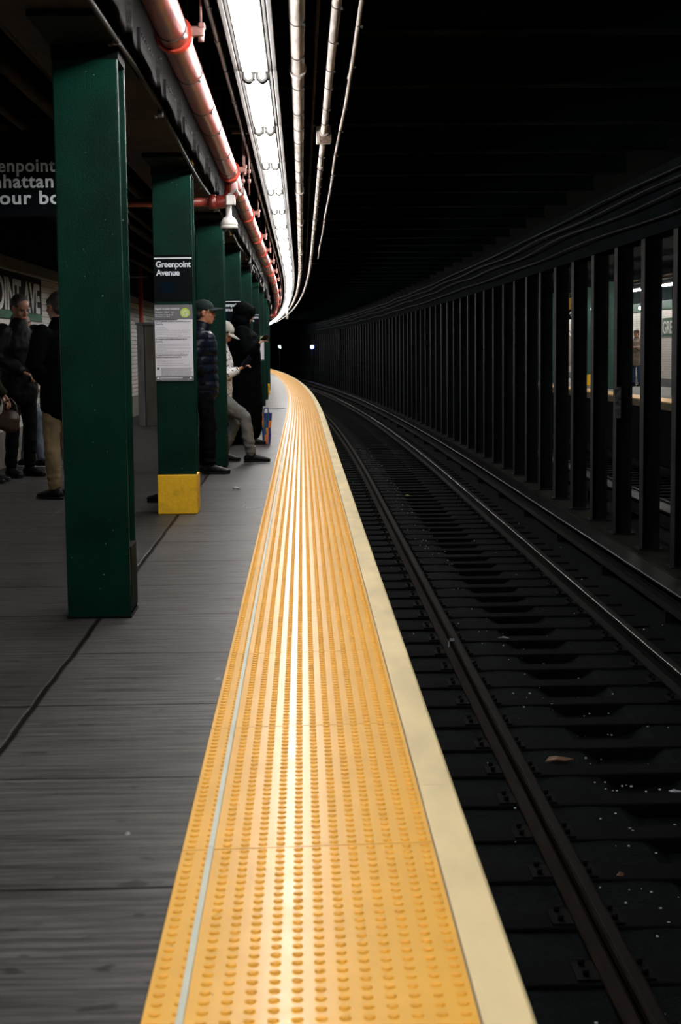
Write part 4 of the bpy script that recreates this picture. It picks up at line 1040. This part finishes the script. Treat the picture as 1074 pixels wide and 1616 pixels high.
# person hidden by the second column, one foot showing
figure('person', 'person in black almost hidden behind the second column, one dark shoe showing at its left', (-.985, 12.50, 0), PI/2, 'black_cloth', 'black_trousers', 'shoe_black', 'skin_brown',
    pose=dict(kn_r=(.09, .08, .5), an_r=(.1, .10, .085), kn_l=(-.08, 0, .5), an_l=(-.08, -.03, .085), el_r=(.16, -.02, 1.14), wr_r=(.12, .02, .92), el_l=(-.16, -.02, 1.14), wr_l=(-.12, .02, .92), sh_r=(.15, 0, 1.4), sh_l=(-.15, 0, 1.4)), scale=.97, coat_r=.82)
# slouching person with pale cap and phone
person['slouch'] = figure('person', 'slouching person in pale grey cap and grey trousers, one leg stretched toward the strip', (-.90, 16.98, 0), RX_, 'spotted', 'grey_cloth', 'shoe_black', 'skin_tan',
    pose=dict(hp_r=(.09, .0, .70), hp_l=(-.09, 0, .70), kn_r=(.09, .27, .50), an_r=(.09, .335, .09), toe_r=(.09, .50, .04), kn_l=(-.12, .15, .42), an_l=(-.12, .0, .09), toe_l=(-.12, .14, .04),
              el_r=(.22, .02, .93), wr_r=(.12, .20, 1.015), hd_r=(.10, .28, 1.06), el_l=(-.22, .0, .95), wr_l=(-.14, .04, .72), hd_l=(-.13, .02, .64)), hip=.72, lean=(0, .02), head_tilt=(.62, 0), cap='grey_cap', hem=.66, white_sole=False)
# phone in the slouching person's hand
ph = MB().bbox(-.036, .036, -.005, .005, -.07, .075, .004).build('phone', M['phone']); ph.location = (-.60, 16.85, 1.10); ph.rotation_euler = (0.25, .75, .9)
tag(ph, 'dark phone held by the slouching person with the pale cap', 'phone')
# hooded figure in a long black coat
figure('person', 'hooded figure in a long black coat standing before the fourth column, holding a phone', (-.76, 20.33, 0), RX_, 'black_cloth', 'black_trousers', 'shoe_black', 'skin_tan',
    pose=dict(el_r=(.28, .04, 1.14), wr_r=(.20, .17, 1.25), hd_r=(.18, .24, 1.29), el_l=(-.26, -.02, 1.14), wr_l=(-.22, .02, .92), hd_l=(-.2, .04, .84), an_r=(.11, .06, .085), an_l=(-.1, -.1, .085)), puffy=.05, hem=.20, coat_r=1.22, hood=True, head_tilt=(.15, 0), scale=1.04)
p7 = MB().bbox(-.036, .036, -.005, .005, -.07, .07, .004).build('phone', M['phone']); p7.location = (-.47, 20.14, 1.385); p7.rotation_euler = (1.1, .35, .4); tag(p7, 'dark phone held out by the hooded figure', 'phone')
bag = empty('tote_bag', (-.48, 20.42, 0), 0, 'blue and orange checkered tote bag on the floor beside the hooded figure', 'bag')
cols = {'b': mat('bag_blue', (.01, .045, .25), .4), 'o': mat('bag_orange', (.8, .26, .03), .4), 't': mat('bag_teal', (.02, .12, .2), .4), 'p': mat('bag_pink', (.6, .2, .15), .4)}
m = MB(); ml = [cols[c] for c in 'botp']
nz, nx = 4, 4
pat = ['bopb', 'btob', 'otbo', 'obtb']
def bagpt(u, v, side): 
    wv = .05+.026*v; return Vector(((u-.5)*2*wv+.004*math.sin(v*9), side*(.10+.02*v), .03+.37*v))
for sdv in (-1, 1):
    for i in range(nx):
        for k in range(nz):
            m.m = 'botp'.index(pat[k][i]); o0 = len(m.v)
            m.v += [bagpt(i/nx, k/nz, sdv), bagpt((i+1)/nx, k/nz, sdv), bagpt((i+1)/nx, (k+1)/nz, sdv), bagpt(i/nx, (k+1)/nz, sdv)]; m.face((o0, o0+1, o0+2, o0+3))
for u in (0, 1):
    for i in range(3):
        for k in range(nz):
            m.m = 'botp'.index(pat[(k+1) % 4][i]); o0 = len(m.v)
            a, b_ = bagpt(u, k/nz, -1), bagpt(u, k/nz, 1); c, d = bagpt(u, (k+1)/nz, -1), bagpt(u, (k+1)/nz, 1)
            m.v += [a.lerp(b_, i/3), a.lerp(b_, (i+1)/3), c.lerp(d, (i+1)/3), c.lerp(d, i/3)]; m.face((o0, o0+1, o0+2, o0+3))
m.m = 0; o0 = len(m.v); m.v += [bagpt(0, 0, -1), bagpt(1, 0, -1), bagpt(1, 0, 1), bagpt(0, 0, 1)]; m.face((o0, o0+1, o0+2, o0+3))
me_ = m.mesh('bag_body', ml)
bm = bmesh.new(); bm.from_mesh(me_); bmesh.ops.remove_doubles(bm, verts=bm.verts, dist=.0005)
for v in bm.verts:
    if v.co.z < .031: v.co.z = .002
bm.to_mesh(me_); bm.free()
bb = bpy.data.objects.new('bag_body', me_); COL.objects.link(bb); bb.parent = bag
for sdv in (-1, 1): MB().chain([((-.035, sdv*.115, .39), .006), ((-.025, sdv*.09, .47), .006), ((.02, sdv*.09, .47), .006), ((.035, sdv*.115, .39), .006)], 8, ref=Vector((0, 1, 0))).build('handle', cols['b'], bag)

# group at the left
figure('person', 'man in black padded jacket looking down, standing before the mosaic wall sign', (-2.80, 15.42, 0), -2.35, 'black_puffer', 'black_trousers', 'shoe_black', 'skin_brown',
    pose=dict(wr_r=(.10, .20, 1.02), el_r=(.25, .02, 1.13), wr_l=(-.10, .2, 1.02), el_l=(-.25, .02, 1.13)), puffy=.025, quilt=.0, head_tilt=(.42, 0), lean=(0, .03), scale=1.02, beard=False)
figure('person', 'person in black jacket and khaki trousers, half hidden by the nearest column', (-2.02, 13.05, 0), .8, 'black_cloth', 'khaki_cloth', 'shoe_black', 'skin_brown',
    pose=dict(el_r=(.29, -.02, 1.14), wr_r=(.13, .05, 1.0), hd_r=(.06, .05, .97), el_l=(-.29, -.02, 1.14), wr_l=(-.13, .05, 1.0), hd_l=(-.06, .05, .97), kn_r=(.1, .06, .5), an_r=(.11, .02, .085)), puffy=.02, hem=.78, scale=.985)
person['olive'] = figure('person', 'person in olive jacket at the left edge of the photo, holding a dark handbag', (-2.985, 14.72, 0), RX_, 'olive_cloth', 'black_trousers', 'shoe_black', 'skin_brown',
    pose=dict(el_r=(.24, .08, 1.04), wr_r=(.16, .20, .88), hd_r=(.15, .25, .81), el_l=(-.24, .0, 1.05), wr_l=(-.2, .12, .86)), puffy=.01, scale=.96, coat_r=.95)
hb = empty('handbag', (-2.74, 14.56, .50), .2, 'dark brown glossy handbag hanging from the hand of the olive jacket person', 'bag')
remeshed(MB().chain([((-.02, 0, .03), .10, .05), ((0, 0, .12), .10, .05), ((.01, 0, .17), .075, .03)], 16), 'bag_body', M['brown_leather'], .009, hb, 1)
for dy in (-.03, .03): MB().chain([((-.06, dy, .17), .007), ((-.04, dy, .27), .007), ((.02, dy, .30), .007), ((.06, dy, .24), .007), ((.07, dy, .17), .007)], 8, ref=Vector((0, 1, 0))).build('handle', M['brown_leather'], hb)
tag(MB().chain([((-2.93, 14.40, .58), .035, .02), ((-2.90, 14.40, .72), .022, .015), ((-2.89, 14.40, .80), .012, .01)], 10).build('pink_scarf', M['pink_cloth']), 'pale pink cloth hanging beside the handbag at the left edge', 'scarf')
figure('person', 'person in pale blue jeans leaning on the wall behind the man looking down', (-2.975, 16.5, 0), RX_, 'black_cloth', 'denim_cloth', 'shoe_black', 'skin_brown',
    pose=dict(kn_r=(.1, .20, .56), an_r=(.1, .22, .1), kn_l=(-.14, .06, .48), an_l=(-.14, .0, .09)), hip=.86, hem=.82, white_sole=True, scale=.98)
# opposite platform
figure('person', 'person in taupe coat and blue jeans on the opposite platform, seen between posts', (10.38, 48.0, 0), 2.4, 'taupe_coat', 'blue_jeans', 'shoe_black', 'skin_tan', hem=.74, puffy=.03, voxel=.014, cap='brown_leather',
    pose=dict(el_r=(.24, .06, 1.14), wr_r=(.1, .25, 1.2), el_l=(-.24, .06, 1.14), wr_l=(-.1, .25, 1.2)))
figure('person', 'person in black with a bulky backpack on the opposite platform, at the right edge', (10.5, 42.6, 0), 1.2, 'black_cloth', 'black_trousers', 'shoe_black', 'skin_tan', hem=.74, puffy=.05, voxel=.016, hood=True)
